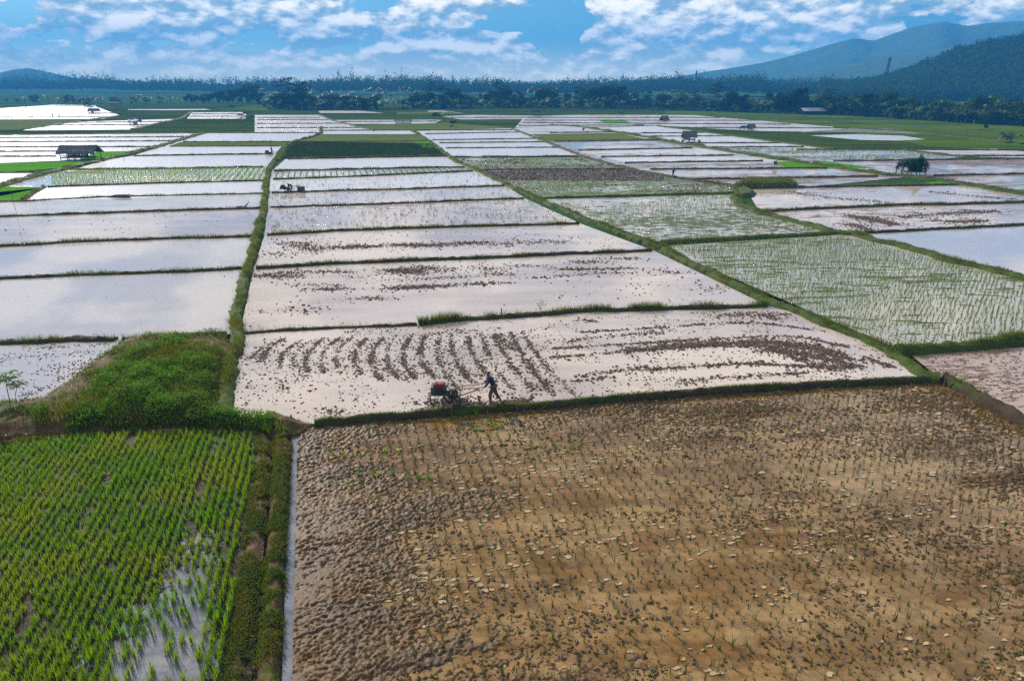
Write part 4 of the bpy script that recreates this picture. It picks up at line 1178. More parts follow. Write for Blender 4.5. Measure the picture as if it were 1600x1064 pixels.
def spot(px, base, top):
    g = G(px, base)
    # height from the pixel rows: intersect the vertical line at g with the ray through the top
    d = pix_dir(px, top); t = g[1]/d[1]
    return g[0], g[1], CAM_H+d[2]*t
def lm(px):
    for a, b in ((300,'left of the tall spreading trees'),(420,'at the foot of the dark grove left of the tall spreading trees'),(540,'around the tall spreading trees left of centre'),(620,'beside the lone coconut palm'),(720,'around the pair of round dark trees'),(800,'below the spreading trees at centre'),
                 (900,'behind the bare leaning tree'),(1000,'in the thick grove right of centre'),(1130,'around the tiered tree'),(1260,'left of the low grey roof'),(1340,'behind the low grey roof'),(1400,'around the two square dark trees'),(1480,'near the dark slanting tree at right'),(2000,'in the thicket at the right edge')):
        if px < a: return b
    return b
TREES = [ # kind, px, base, top
 ('p',414,166,135),('p',480,168,133),('p',492,169,139),('p',519,170,140),('p',538,171,145),('p',552,171,140),('p',576,168,135),('p',590,169,143),('p',594,168,134),('p',604,169,137),('p',612,169,145),
 ('p',631,169,133),('p',643,169,135),('p',655,169,139),('p',767,168,137),('p',830,167,132),('p',840,168,136),('p',868,168,135),('p',1050,171,137),('p',1062,171,138),('p',1057,172,144),('p',1098,173,139),('p',1138,174,148),('p',1185,175,152),('p',431,168,141),('p',1235,176,160),
 ('p',820,168,141),('p',505,170,146),('p',563,170,147),('p',1112,174,150),('p',960,170,147),
 ('u',452,171,119),('u',478,170,126),('u',466,171,130),('u',512,169,139),('u',676,169,127),('u',692,169,132),('u',700,169,137),('u',775,168,126),('u',790,168,132),('u',1120,173,128),('u',1083,172,141),('u',1012,170,143),('u',1292,176,138),('u',1322,176,145),('u',390,162,130),('u',1155,174,150),('u',905,168,134),('u',945,169,133),('u',970,169,134),
 ('b',440,171,149),('b',458,171,150),('b',470,171,146),('b',486,171,150),('b',500,171,150),('b',521,171,151),('b',531,171,155),('b',559,171.5,157),('b',566,171.5,155),
 ('b',661,169.5,145),('b',668,169,147),('b',688,170,150),('b',712,169,141),('b',721,169,147),('b',731,168,149),('b',650,169,150),('b',760,168,148),('b',780,168.5,143),('b',795,168.5,140),('b',805,168,141),('b',812,168,152),
 ('b',845,168,141),('b',856,168,139),('b',885,168,147),('b',905,169,140),('b',925,169,141),('b',935,169,138),('b',950,169,135),('b',965,169,136),('b',978,169,140),('b',990,170,146),('b',1035,171,149),('b',1140,175,145),('b',1158,175,149),('b',1168,175,155),
 ('b',1212,177,154),('b',1225,177.5,149),('b',1236,177.5,150),('b',1243,178,139),('b',1247,178,150),('b',1313,178,161),('b',1350,181,147),('b',1383,182,147),('b',1409,183,157),('b',1458,171,150),('b',1440,184,166),
 ('b',1538,175,160),('b',1557,174,159),('b',1597,178,157),('b',1500,184,166),('b',1478,174,160),
]
for x_ in (290,299,308,316,325,333,341,349,356,364,371,379,387,395,402):
    TREES.append(('b', x_, 161.5, 152-(x_-285)*.14+random.random()*4-2))
used = {}
for i, (kd, px_, b_, t_) in enumerate(TREES):
    x, y, h = spot(px_, b_, t_)
    if kd == 'p': ms, hh, nm, cat, lb = PALM[i % 5], 17.0, 'coconut_palm', 'palm', 'slender coconut palm'
    elif kd == 'u': ms, hh, nm, cat, lb = UMB[i % 5], 18.5, 'spreading_tree', 'tree', 'tall flat-tiered tree'
    else: ms, hh, nm, cat, lb = BROAD[i % 5], 9.6, 'broadleaf_tree', 'tree', 'dark round tree'
    s = h/hh
    if kd == 'b':
        sc = (s*(1.0+.25*random.random()), s*1.1, s)
        if px_ in (1350, 1383): sc = (s*.72, s*.8, s)
    elif kd == 'p': sc = (max(s, .75), max(s, .75), s)
    else: sc = (max(s, .7)*(1.35 if px_ < 500 else 1.1),)*2+(s,)
    used[(nm, lm(px_))] = used.get((nm, lm(px_)), 0)+1
    put_tree(nm, ms, x, y, random.random()*6.28, sc, f'{lb} {lm(px_)}', cat, f'{cat}s of the tree line {lm(px_)}')
# under-storey of shrubs and bananas along the foot of the tree line
def edge_row(px_):
    return float(np.interp(px_, [0,290,400,420,560,700,800,1000,1200,1300,1400,1500,1600,1700], [161.5,161,161.5,171,172,170,169,170.5,176,179,185,192,197,202]))
nb = 0
for rw, (dy, st, sz) in enumerate(((0, 7.0, 1.0), (-1.6, 9, 1.3), (-3.2, 11, 1.4))):
    px_ = 405.0
    while px_ < 1640:
        if 595 < px_ < 640 and rw: px_ += 12; continue
        b_ = edge_row(px_)+dy+random.random()*.7
        g = G(px_, b_)
        big = 1.0 if px_ < 1150 else 1.1
        if random.random() < .42:
            s = (1.25+.5*random.random())*big*(1.0 if px_ < 1200 else .95)
            put_tree('banana_plant', BAN[nb % 5], g[0], g[1], random.random()*6.28, s, f'ragged banana plant {lm(px_)}', 'banana plant', f'banana clumps {lm(px_)}')
        else:
            s = (.75+.5*random.random())*sz*big
            put_tree('shrub', BUSH[nb % 6], g[0], g[1], random.random()*6.28, (s*1.25, s, s*(.8+.3*random.random())), f'low leafy shrub {lm(px_)}', 'shrub', f'shrubs {lm(px_)}', parts=('stem', 'foliage'))
        nb += 1
        px_ += st*(.8+.5*random.random())
# deep thicket at right
for i in range(60):
    px_ = 1395+random.random()*240
    b0 = edge_row(px_); b_ = b0-2-random.random()*(b0-170)*.85
    g = G(px_, b_); s = .55+.35*random.random()
    put_tree('shrub', BUSH[i % 6], g[0], g[1], random.random()*6.28, (s*1.4, s*1.2, s), 'shrub of the deep green thicket below the wooded hill at right', 'shrub', 'thicket below the wooded hill', parts=('stem', 'foliage'))
# row of small bananas and bushes at left
px_ = -15.0
while px_ < 285:
    g = G(px_, 161.5+random.random())
    if random.random() < .6:
        s = 1.2+.6*random.random()
        put_tree('banana_plant', BAN[nb % 5], g[0], g[1], random.random()*6.28, s, 'banana clump in the thin dark row across the meadow at far left', 'banana plant', 'thin row of bananas at far left')
    else:
        s = .7+.5*random.random()
        put_tree('shrub', BUSH[nb % 6], g[0], g[1], random.random()*6.28, s, 'small shrub in the thin dark row across the meadow at far left', 'shrub', 'thin row of shrubs at far left', parts=('stem', 'foliage'))
    nb += 1
    px_ += (5.5 if random.random() < .8 else 16)

# ------------------------------------------------------------------ far forest, hill and mountains
def forest_crowns(P, zb, hts, n, name, label, leaf=2.0, cr=4.0, mat='forest', seed=5):
    r = np.random.default_rng(seed)
    m = len(P)
    d = r.normal(size=(m, n, 3)); d /= np.linalg.norm(d, axis=2)[..., None]
    rad = (r.random((m, n))**.4)[..., None]
    c = np.column_stack([P, zb+hts*.62])[:, None, :]
    wid = cr*(.6+.7*r.random(m))
    ext = np.stack([wid, wid, hts*.40], 1)[:, None, :]
    Q = (c+d*rad*ext).reshape(-1, 3)
    V, F = leaves(Q, leaf*(.5+.9*r.random(len(Q))), nrm=d.reshape(-1, 3), r=r, asp=.85)
    return tag(mesh_np(name, V, F, M[mat]), label, 'forest', kind='stuff')
# forest belt: its foot in the picture runs from y=145 at left to y=158 at right
Pf = []; Hf = []
r_ = np.random.default_rng(77)
for px_ in np.arange(-60, 1460, 2.6):
    fy = float(np.interp(px_, [-60, 150, 400, 700, 1000, 1200, 1400, 1700], [144.6, 145, 148, 149.5, 151, 152.5, 154.5, 157]))
    for k in range(5):
        g = G(px_+r_.normal()*2, fy-.2)
        dd = k*11+r_.random()*9
        u = np.array([g[0], g[1]])/math.hypot(g[0], g[1])
        Pf.append(np.array([g[0], g[1]])+u*dd+r_.normal(size=2)*2)
        Hf.append((11.5+k*1.4)*(.8+.4*r_.random())*(1.0+.18*math.sin(px_*.013)+.10*math.sin(px_*.05))*(1.28 if r_.random() < .1 else 1))
Pf = np.array(Pf); Hf = np.array(Hf)
forest_crowns(Pf, 0, Hf, 52, 'forest', 'long blue-green forest belt along the horizon', 1.5, 4.2)
Pf2 = []; Hf2 = []
for px_ in np.arange(-60, 1300, 6):
    for k in range(2):
        g = G(px_+r_.normal()*3, 139.5)
        Pf2.append([g[0], g[1]+k*20]); Hf2.append((19+(9 if px_ < 130 else 0)+4*math.sin(px_*.021))*(.8+.4*r_.random()))
forest_crowns(np.array(Pf2), 0, np.array(Hf2), 50, 'forest', 'pale blue wood rising behind the forest belt', 2.1, 7)

def polar_hill(ridge, r0, r1, r2, name, mat, wob=.12, seed=3, base_z=-1.0, naz=160, nr=26, drop=0.0):
    azs = []; els = []
    for (x_, y_) in ridge:
        a_, e_ = azel(x_, y_); azs.append(a_); els.append(e_)
    A_ = np.linspace(azs[0], azs[-1], naz)
    E_ = np.interp(A_, azs, els)
    rr = np.concatenate([np.linspace(r0, r1, nr), np.linspace(r1, r2, nr//2)[1:]])
    AA, RR = np.meshgrid(A_, rr, indexing='ij')
    H = CAM_H+np.tan(E_)[:, None]*r1-drop
    H = np.maximum(H, base_z+.5)
    prof = np.where(RR <= r1, np.clip((RR-r0)/(r1-r0), 0, 1)**1.15, 1-.75*np.clip((RR-r1)/(r2-r1), 0, 1))
    nz = fbm(AA*38, RR*26/r1, 5, seed)-.5
    gul = 1-np.abs(2*fbm(AA*26+.4*nz, RR*3/r1, 4, seed+9)-1)
    Zz = base_z+(H-base_z)*prof*(1+wob*nz*2*(RR < r1*.985)-wob*.9*gul*np.sin(np.pi*np.clip((RR-r0)/(r1-r0), 0, 1)))
    X = np.sin(AA)*RR; Yy = np.cos(AA)*RR
    cmk = np.ones((naz-1, len(rr)-1), bool)
    o = grid_mesh(name, X, Yy, Zz, cmk, mat)
    return tag(o, kind='structure'), (A_, rr, Zz)
HILL = [(1290,128),(1330,126),(1360,124),(1380,119),(1400,111),(1420,107),(1440,96),(1460,91),(1480,79),(1500,74),(1520,69),(1545,62),(1570,59),(1600,50),(1640,46),(1700,40),(1800,36),(1900,60)]
_, (hA, hR, hZ) = polar_hill(HILL, 655, 860, 1150, 'hill', M['forest'], drop=9.0)
ha = r_.random(7200)*(hA[-1]-hA[0])+hA[0]; hr = hR[0]+(885-hR[0])*r_.random(7200)**.85
ia = np.clip(((ha-hA[0])/(hA[-1]-hA[0])*(len(hA)-1)).astype(int), 0, len(hA)-1); ir = np.clip(np.searchsorted(hR, hr), 0, len(hR)-1)
hz = hZ[ia, ir]
forest_crowns(np.stack([np.sin(ha)*hr, np.cos(ha)*hr], 1), hz-2, 8+7*r_.random(len(ha)), 34, 'forest', 'dense forest covering the steep hill at right', 1.7, 5.0, seed=8)
M['mount'] = green_mat('mountain_woods', (.06,.09,.05), (.08,.11,.06), (.05,.08,.045), s=.01, bs=0.2, bd=3)  # woods colour lightened to stand in for distance haze
polar_hill([(950,127),(1000,126),(1040,124),(1100,113),(1140,107),(1190,99),(1240,87),(1300,69),(1335,60),(1365,64),(1425,43),(1475,34),(1510,41),(1550,36),(1600,33),(1700,26),(1800,30),(1950,60)], 1700, 2300, 2500, 'mountain', M['mount'], .10, 21)
polar_hill([(1080,127),(1150,124),(1250,113),(1350,96),(1450,80),(1550,66),(1600,58),(1700,50),(1900,70)], 1300, 1750, 2000, 'mountain', M['mount'], .12, 31)
polar_hill([(-250,118),(-120,113),(-40,116),(0,114),(22,109),(45,107),(75,113),(110,121),(160,126)], 1800, 2200, 2400, 'mountain', M['mount'], .10, 41)

# masts
def mast(px_, base, top, dist, lb, lean=0.0, fat=1.0):
    a_, _ = azel(px_, base); x, y = math.sin(a_)*dist, math.cos(a_)*dist
    z0 = CAM_H+math.tan(azel(px_, base)[1])*dist-3; z1 = CAM_H+math.tan(azel(px_, top)[1])*dist
    h = z1-z0
    root = empty('lattice_mast', (x, y, z0)); root.rotation_euler = (0, lean, 0)
    t = MB(); w0 = .9*fat; w1 = .45*fat
    for sx, sy in ((1,1),(1,-1),(-1,-1),(-1,1)):
        t.tube([(sx*w0, sy*w0, 0), (sx*w1, sy*w1, h)], .18*fat, 5)
    ns = 9
    for i in range(ns):
        f0, f1 = i/ns, (i+1)/ns; a = w0+(w1-w0)*f0; b = w0+(w1-w0)*f1
        for (p, q) in (((a,a),(-b,b)), ((-a,a),(-b,-b)), ((-a,-a),(b,-b)), ((a,-a),(b,b))):
            t.tube([(p[0], p[1], f0*h), (q[0], q[1], f1*h)], .1*fat, 4)
    t.build('lattice', M['steel'], root)
    an = MB()
    for i, zz in enumerate((.96, .86, .72, .6)):
        for an_ in (0, 2.1, 4.2):
            an.box((math.cos(an_)*w1*1.9, math.sin(an_)*w1*1.9, h*zz), (.7*fat, .7*fat, 3.0*fat))
    an.build('antenna', M['steel'], root)
    tag(root, lb, 'mast')
mast(1384, 120, 91, 800, 'tall dark lattice mast rising from the shoulder of the wooded hill', R(2), 1.1)
mast(1087, 126, 112, 1000, 'thin dark mast standing on the horizon in front of the pale mountain', 0, .9)
mast(1105, 126, 113, 1300, 'faintest of the masts on the horizon, right of the dark thin one', 0, .5)


# ------------------------------------------------------------------ people
def skin_mesh(name, pts, edges, rad, mat, parent=None, sub=1, root=0):
    """one continuous surface grown over a skeleton of joints"""
    me = bpy.data.meshes.new(name); me.from_pydata([tuple(p) for p in pts], edges, []); me.update()
    o = bpy.data.objects.new(name, me); C.objects.link(o)
    sk = o.modifiers.new('skin', 'SKIN'); sk.use_smooth_shade = True
    lay = me.skin_vertices[0].data
    for i, r_ in enumerate(rad):
        lay[i].radius = (r_, r_) if not hasattr(r_, '__len__') else r_
        lay[i].use_root = (i == root)
    ss = o.modifiers.new('sub', 'SUBSURF'); ss.levels = sub; ss.render_levels = sub
    dg = bpy.context.evaluated_depsgraph_get(); dg.update()
    m2 = bpy.data.meshes.new_from_object(o.evaluated_get(dg))
    bpy.data.objects.remove(o)
    m2.materials.clear(); m2.materials.append(mat)
    m2.polygons.foreach_set('use_smooth', [True]*len(m2.polygons))
    o = bpy.data.objects.new(name, m2); C.objects.link(o)
    if parent: o.parent = parent
    return o
M['skin'] = plain('brown_skin', (.20,.105,.065), .6, .1, 20)
M['navy'] = plain('navy_jacket', (.009,.015,.055), .85, .3, 14, bump=.3)
M['brown_cloth'] = plain('mud_brown_trousers', (.10,.065,.05), .9, .35, 10, bump=.3)
M['dark_cloth'] = plain('dark_clothes', (.02,.022,.035), .9, .3, 10)
M['hat'] = plain('blue_hood', (.025,.04,.10), .8, .2, 14)
def make_person(name, loc, rz, P, cloth, trousers, hood, label, group=None):
    """P: dict of joints, x forward, y to the person's left"""
    root = empty(name, loc, rz)
    J = []; E = []; Rr = []
    def j(p, r_, par=None):
        J.append(p); Rr.append(r_)
        if par is not None: E.append((par, len(J)-1))
        return len(J)-1
    pel = j(P['pelvis'], (.115, .095)); 
    mid = j(tuple((a+b)/2 for a, b in zip(P['pelvis'], P['chest'])), (.12, .095), pel)
    ch = j(P['chest'], (.135, .10), mid); nk = j(P['neck'], .055, ch)
    hd0 = j(tuple(a+b for a, b in zip(P['head'], (-.01, 0, -.07))), .07, nk); hd = j(P['head'], (.078, .095), hd0); j(tuple(a+b for a, b in zip(P['head'], (0, 0, .09))), .06, hd)
    j(tuple(a+b for a, b in zip(P['head'], (.105, 0, -.01))), .014, hd)           # nose
    for sg, S in ((1, 'l'), (-1, 'r')):
        j(tuple(a+b for a, b in zip(P['head'], (-.01, sg*.09, 0))), .016, hd)      # ear
        sh = j(P['sh'+S], .06, ch); elb = j(P['el'+S], .042, sh); wr = j(P['wr'+S], .027, elb)
        w = Vector(P['wr'+S]); fd = (w-Vector(P['el'+S])).normalized()
        palm = j(tuple(w+fd*.06), (.036, .018), wr)
        sd = Vector((0, 1, 0)); dn = Vector((0, 0, -1))
        for q, (off, ln) in enumerate(((-.032, .06), (-.011, .072), (.011, .068), (.032, .052))):
            a = j(tuple(w+fd*.10+sd*off), .0095, palm); b = j(tuple(w+fd*(.10+ln*.45)+sd*off+dn*.018), .0085, a); j(tuple(w+fd*(.10+ln*.35)+sd*off+dn*.05), .0075, b)
        a = j(tuple(w+fd*.05+sd*(-sg*.045)), .011, palm); j(tuple(w+fd*.085+sd*(-sg*.05)+dn*.03), .009, a)
        hp = j(P['hip'+S], .085, pel); kn = j(P['kn'+S], .058, hp); an_ = j(P['an'+S], .04, kn)
        j(tuple(a+b for a, b in zip(P['an'+S], (-.045, 0, -.03))), .035, an_); j(tuple(a+b for a, b in zip(P['an'+S], (.15, 0, -.045))), .03, an_)
    body = skin_mesh('body', J, E, Rr, M['skin'], root)
    # jacket
    J = []; E = []; Rr = []
    pel = j(tuple(a+b for a, b in zip(P['pelvis'], (0, 0, .0))), (.175, .14))
    m_ = j(tuple((a+b)/2 for a, b in zip(P['pelvis'], P['chest'])), (.175, .135), pel)
    ch = j(P['chest'], (.185, .14), m_); nk = j(tuple((a*.6+b*.4) for a, b in zip(P['neck'], P['chest'])), .075, ch)
    for S in 'lr':
        sh = j(P['sh'+S], .08, ch); elb = j(P['el'+S], .06, sh); j(tuple(a*.85+b*.15 for a, b in zip(P['wr'+S], P['el'+S])), .045, elb)
    skin_mesh('jacket', J, E, Rr, cloth, root)
    J = []; E = []; Rr = []
    pel = j(P['pelvis'], (.15, .12))
    for S in 'lr':
        hp = j(P['hip'+S], .125, pel); kn = j(P['kn'+S], .10, hp); j(tuple(a*.8+b*.2 for a, b in zip(P['an'+S], P['kn'+S])), .068, kn)
    skin_mesh('trousers', J, E, Rr, trousers, root)
    h = P['head']
    J = []; E = []; Rr = []
    a = j((h[0]-.035, h[1], h[2]-.06), .085); b = j((h[0]-.03, h[1], h[2]+.03), .105, a); c = j((h[0]-.02, h[1], h[2]+.10), .075, b)
    skin_mesh('hood', J, E, Rr, hood, root)
    e = MB()
    for sg in (1, -1): e.add([(h[0]+.085+dx, sg*.032+dy, h[2]+.012+dz) for dx, dy, dz in ((0,-.012,0),(.004,0,-.008),(0,.012,0),(.004,0,.008))], [(0,1,2,3)])
    e.build('eyes', M['dark_cloth'], body)
    tag(root, label, 'person', group)
    return root
WALK = dict(pelvis=(-.02,0,.86), chest=(.12,0,1.20), neck=(.19,0,1.38), head=(.24,0,1.51), shl=(.15,.17,1.31), shr=(.15,-.17,1.31), ell=(.27,.23,1.07), elr=(.26,-.23,1.06),
            wrl=(.43,.24,.94), wrr=(.43,-.24,.93), hipl=(0,.09,.82), hipr=(-.02,-.09,.82), knl=(.17,.11,.46), knr=(-.12,-.11,.44), anl=(.12,.12,.06), anr=(-.36,-.12,.07))
STAND = dict(pelvis=(0,0,.88), chest=(.05,0,1.24), neck=(.08,0,1.42), head=(.11,0,1.55), shl=(.06,.18,1.36), shr=(.06,-.18,1.36), ell=(.12,.24,1.10), elr=(.10,-.24,1.10),
            wrl=(.28,.20,.98), wrr=(.24,-.22,.94), hipl=(0,.09,.84), hipr=(0,-.09,.84), knl=(.06,.11,.46), knr=(-.02,-.11,.46), anl=(.02,.12,.06), anr=(-.10,-.12,.06))
BEND = dict(pelvis=(-.05,0,.84), chest=(.30,0,1.02), neck=(.44,0,1.08), head=(.55,0,1.08), shl=(.36,.17,1.06), shr=(.36,-.17,1.06), ell=(.42,.2,.76), elr=(.40,-.2,.78),
            wrl=(.46,.14,.50), wrr=(.46,-.12,.50), hipl=(-.03,.09,.80), hipr=(-.03,-.09,.80), knl=(.05,.12,.44), knr=(-.02,-.12,.44), anl=(0,.13,.06), anr=(-.08,-.13,.06))

# ------------------------------------------------------------------ walking tractor
M['red'] = plain('faded_red_paint', (.20,.012,.018), .7, .25, 8)
M['green_paint'] = plain('dull_green_paint', (.05,.075,.05), .6, .4, 6)
M['pole'] = plain('orange_brown_wood', (.30,.15,.05), .7, .3, 10)
def make_tractor(loc, rz, label, group=None, grip=(-1.72, .24, .92)):
    root = empty('walking_tractor', loc, rz)
    b = MB(); b.box((.62, 0, .86), (.70, .40, .34)); b.box((.62, 0, .66), (.78, .34, .10)); b.box((.30, 0, .80), (.16, .30, .44)); b.box((.98, 0, .86), (.06, .34, .30)); b.tube([(.72,-.22,.98),(.72,-.30,1.0),(.95,-.32,1.0)], .035, 8)
    eng = b.build('engine', M['green_paint'], root, bevel=.02)
    f = MB(); f.disc((.60, .27, .88), .21, .07, 'Y', 24); f.disc((.60, .32, .88), .07, .05, 'Y', 14)
    for k in range(6):
        a = k*math.pi/3; f.tube([(.60, .31, .88), (.60+math.cos(a)*.19, .31, .88+math.sin(a)*.19)], .015, 5)
    f.build('flywheel', M['steel'], eng)
    t = MB(); t.box((.60, 0, 1.105), (.60, .40, .14), taper=.86); t.box((.60, 0, 1.185), (.48, .32, .03))
    tk = t.build('fuel_tank', M['red'], root, bevel=.03)
    c = MB(); c.disc((.72, .05, 1.215), .045, .04, 'Z', 12); c.build('cap', M['steel'], tk)
    g = MB(); g.box((-.10, 0, .62), (.42, .22, .46)); g.box((0, 0, .46), (.30, .30, .20)); g.tube([(0,-.55,.42),(0,.55,.42)], .035, 8); g.box((.1, .18, .74), (.55, .05, .22))
    g.build('gearbox', M['steel'], root, bevel=.015)
    fr = MB()
    for sy in (-.15, .15): fr.tube([(1.10, sy, .60), (.2, sy, .58), (-.35, sy, .55)], .028, 6)
    fr.tube([(1.10,-.2,.60),(1.16,0,.60),(1.10,.2,.60)], .028, 6); fr.tube([(1.08,-.16,.6),(1.02,-.2,.12)], .02, 6); fr.tube([(1.08,.16,.6),(1.02,.2,.12)], .02, 6); fr.tube([(1.02,-.2,.12),(1.02,.2,.12)], .02, 6)
    fr.build('frame', M['steel'], root)
    for sy in (-.52, .52):
        w = MB()
        for o_ in (-.13, .13): w.ring((0, sy+o_, .40), .44, .018, 'Y', 26, 6)
        w.disc((0, sy, .40), .07, .18, 'Y', 14)
        for k in range(12):
            a = k*math.pi/6; cx, cz = math.cos(a)*.44, .40+math.sin(a)*.44
            w.box((cx, sy, cz), (.10, .34, .012), (0, -a+.5, 0))
            if k % 2 == 0: w.tube([(0, sy, .40), (cx, sy-.13, cz)], .013, 5); w.tube([(0, sy, .40), (cx, sy+.13, cz)], .013, 5)
        w.build('cage_wheel', M['steel'], root)
    for sy in (-1, 1):
        h = MB(); h.tube([(-.25, sy*.12, .82), (-.7, sy*.16, .93), (-1.2, sy*.21, .93), (grip[0], sy*grip[1], grip[2])], [.032, .030, .026, .022], 8)
        hd = h.build('handlebar', M['pole'], root)
        gg = MB(); gg.tube([(grip[0]+.02, sy*grip[1], grip[2]+.003), (grip[0]-.14, sy*grip[1]*1.02, grip[2]+.003)], .028, 8); gg.tube([(grip[0]+.08, sy*grip[1], grip[2]-.02), (grip[0]-.06, sy*grip[1], grip[2]-.07)], .008, 5)
        gg.build('grip', M['steel'], hd)
    br = MB(); br.tube([(-.55,-.15,.90),(-.55,.15,.90)], .018, 6); br.tube([(-1.1,-.2,.93),(-1.1,.2,.93)], .016, 6); br.build('cross_bar', M['steel'], root)
    dr = MB(); dr.box((-.85, 0, .62), (1.15, .07, .07), (0, .32, 0)); dr.build('draught_beam', M['pole'], root, bevel=.01)
    pl = MB(); pl.tube([(-1.30, 0, .45), (-1.38, 0, .12)], .03, 6); pl.box((-1.35, 0, .06), (.12, 1.05, .07))
    for k in range(9): pl.tube([(-1.35, -.48+k*.12, .06), (-1.36, -.48+k*.12, -.14)], .014, 5)
    pl.build('harrow', M['steel'], root)
    lv = MB(); lv.tube([(-.2, .05, .85), (-.55, .02, 1.12)], .012, 5); lv.tube([(-.2, -.05, .85), (-.48, -.03, 1.16), (-.5,-.03,1.2)], .012, 5); lv.build('lever', M['steel'], root)
    return tag(root, label, 'tractor', group)
TA = G(706, 631); PB = G(771, 629)
# direction from ploughman to tractor
dv = TA-PB; ang = math.atan2(dv[1], dv[0])
plough_dist = math.hypot(dv[0], dv[1])
trac = make_tractor((TA[0], TA[1], -.03), ang, 'red and green two-wheeled tractor churning mud in the pond behind the front bund', grip=(-(plough_dist-.44), .24, 1.02))
man = make_person('person', (PB[0], PB[1], .0), ang, WALK, M['navy'], M['brown_cloth'], M['hat'], 'person in navy hooded jacket and brown trousers steering the red tractor by its handlebars')
man.scale = (1.06, 1.06, 1.06)
# churned mud round the wheels
mc = Acc()
for q in range(2):
    Pq = np.array([TA[0], TA[1]])+rng.normal(size=(360, 2))*np.array([.75, .40])
    mc.add(*clods(Pq, .02+.07*rng.random(360)**2))
Pq = along([(700,636),(740,633),(790,630),(830,627)], 260, .25); mc.add(*clods(Pq, .04+.07*rng.random(len(Pq))))
tag(mc.build('mud_clods', M['clod']), 'fresh wet mud heaped around the wheels of the red tractor', 'mud clods', kind='stuff')

# far ploughing team
g = G(452, 300.5)
t2 = dup(trac, (g[0]-.2, g[1], -.12), R(200), 1.0, 'dark two-wheeled tractor standing in the far centre pond beside the path')
tag(t2, cat='tractor')
make_person('person', (g[0]+.1, g[1]+.9, -.02), R(215), BEND, M['dark_cloth'], M['dark_cloth'], M['dark_cloth'], 'person in dark clothes bending over the tractor in the far centre pond')
g = G(471, 300.5)
bx = MB(); bx.box((0,0,.42), (.92, .6, .84)); bx.box((0, 0, .86), (.98, .66, .05)); bx.box((0,-.31,.42), (.08,.03,.8)); bx.box((0,-.31,.6), (.9,.03,.08))
o = bx.build('crate', M['wood'], bevel=.01); o.location = (g[0], g[1], -.05); tag(o, 'dark wooden crate standing in the water right of the far tractor', 'crate')
g = G(422, 243)
t3 = dup(trac, (g[0], g[1], -.15), R(170), 1.0, 'small dark tractor on the bund left of the winding path'); t3['category'] = 'tractor'
make_person('person', (g[0]+.3, g[1]+.6, .25), R(190), STAND, M['dark_cloth'], M['dark_cloth'], M['dark_cloth'], 'person in dark clothes standing by the small tractor left of the winding path')
g = G(1051, 278.5)
make_person('person', (g[0], g[1], .2), R(20), STAND, M['dark_cloth'], M['dark_cloth'], M['hat'], 'person in dark clothes walking along the bund above the weedy ploughed plot')
for px_, b_, lb in ((83,184,'person wading with a wheel-like load in the far left paddy'),(93,184,'person standing alone in the far left paddy'),(41,171.5,'tiny dark figure at the edge of the farthest left paddy')):
    g = G(px_, b_); make_person('person', (g[0], g[1], 0), R(random.random()*360), STAND, M['dark_cloth'], M['dark_cloth'], M['dark_cloth'], lb)
g = G(971, 180)
def make_cow(loc, rz, label):
    root = empty('cow', loc, rz)
    J = [(-.75,0,1.10),(-.35,0,1.12),(.15,0,1.08),(.62,0,1.12),(.95,0,1.25),(1.22,0,1.28),(1.48,0,1.12)]
    Rr = [.20,(.27,.30),(.28,.34),(.23,.28),.15,.13,.08]; E = [(i, i+1) for i in range(6)]
    def j(p, r_, par): J.append(p); Rr.append(r_); E.append((par, len(J)-1)); return len(J)-1
    for sy in (-.17, .17):
        a = j((.60, sy, .80), .10, 3); b_ = j((.62, sy, .48), .06, a); c_ = j((.60, sy, .06), .045, b_)
        a = j((-.62, sy, .85), .13, 0); b_ = j((-.55, sy, .60), .08, a); c_ = j((-.74, sy, .40), .05, b_); j((-.68, sy, .06), .045, c_)
        j((1.18, sy*1.2, 1.36), .03, 5)
    a = j((-.98, 0, 1.05), .03, 0); j((-1.03, 0, .5), .025, a)
    skin_mesh('body', J, E, Rr, M['dark_cloth'], root)
    h = MB()
    for sy in (-1, 1): h.tube([(1.15, sy*.08, 1.40), (1.18, sy*.22, 1.50), (1.24, sy*.24, 1.60)], [.03, .02, .006], 6)
    h.build('horns', M['trunk'], root) if False else None
    return tag(root, label, 'cow')
make_cow((g[0], g[1], 0), R(160), 'dark cow grazing on the green meadow below the thick grove')
g = G(1160, 203.5); make_cow((g[0], g[1], 0), R(10), 'dark cow standing left of the small thatched shelter on the meadow')

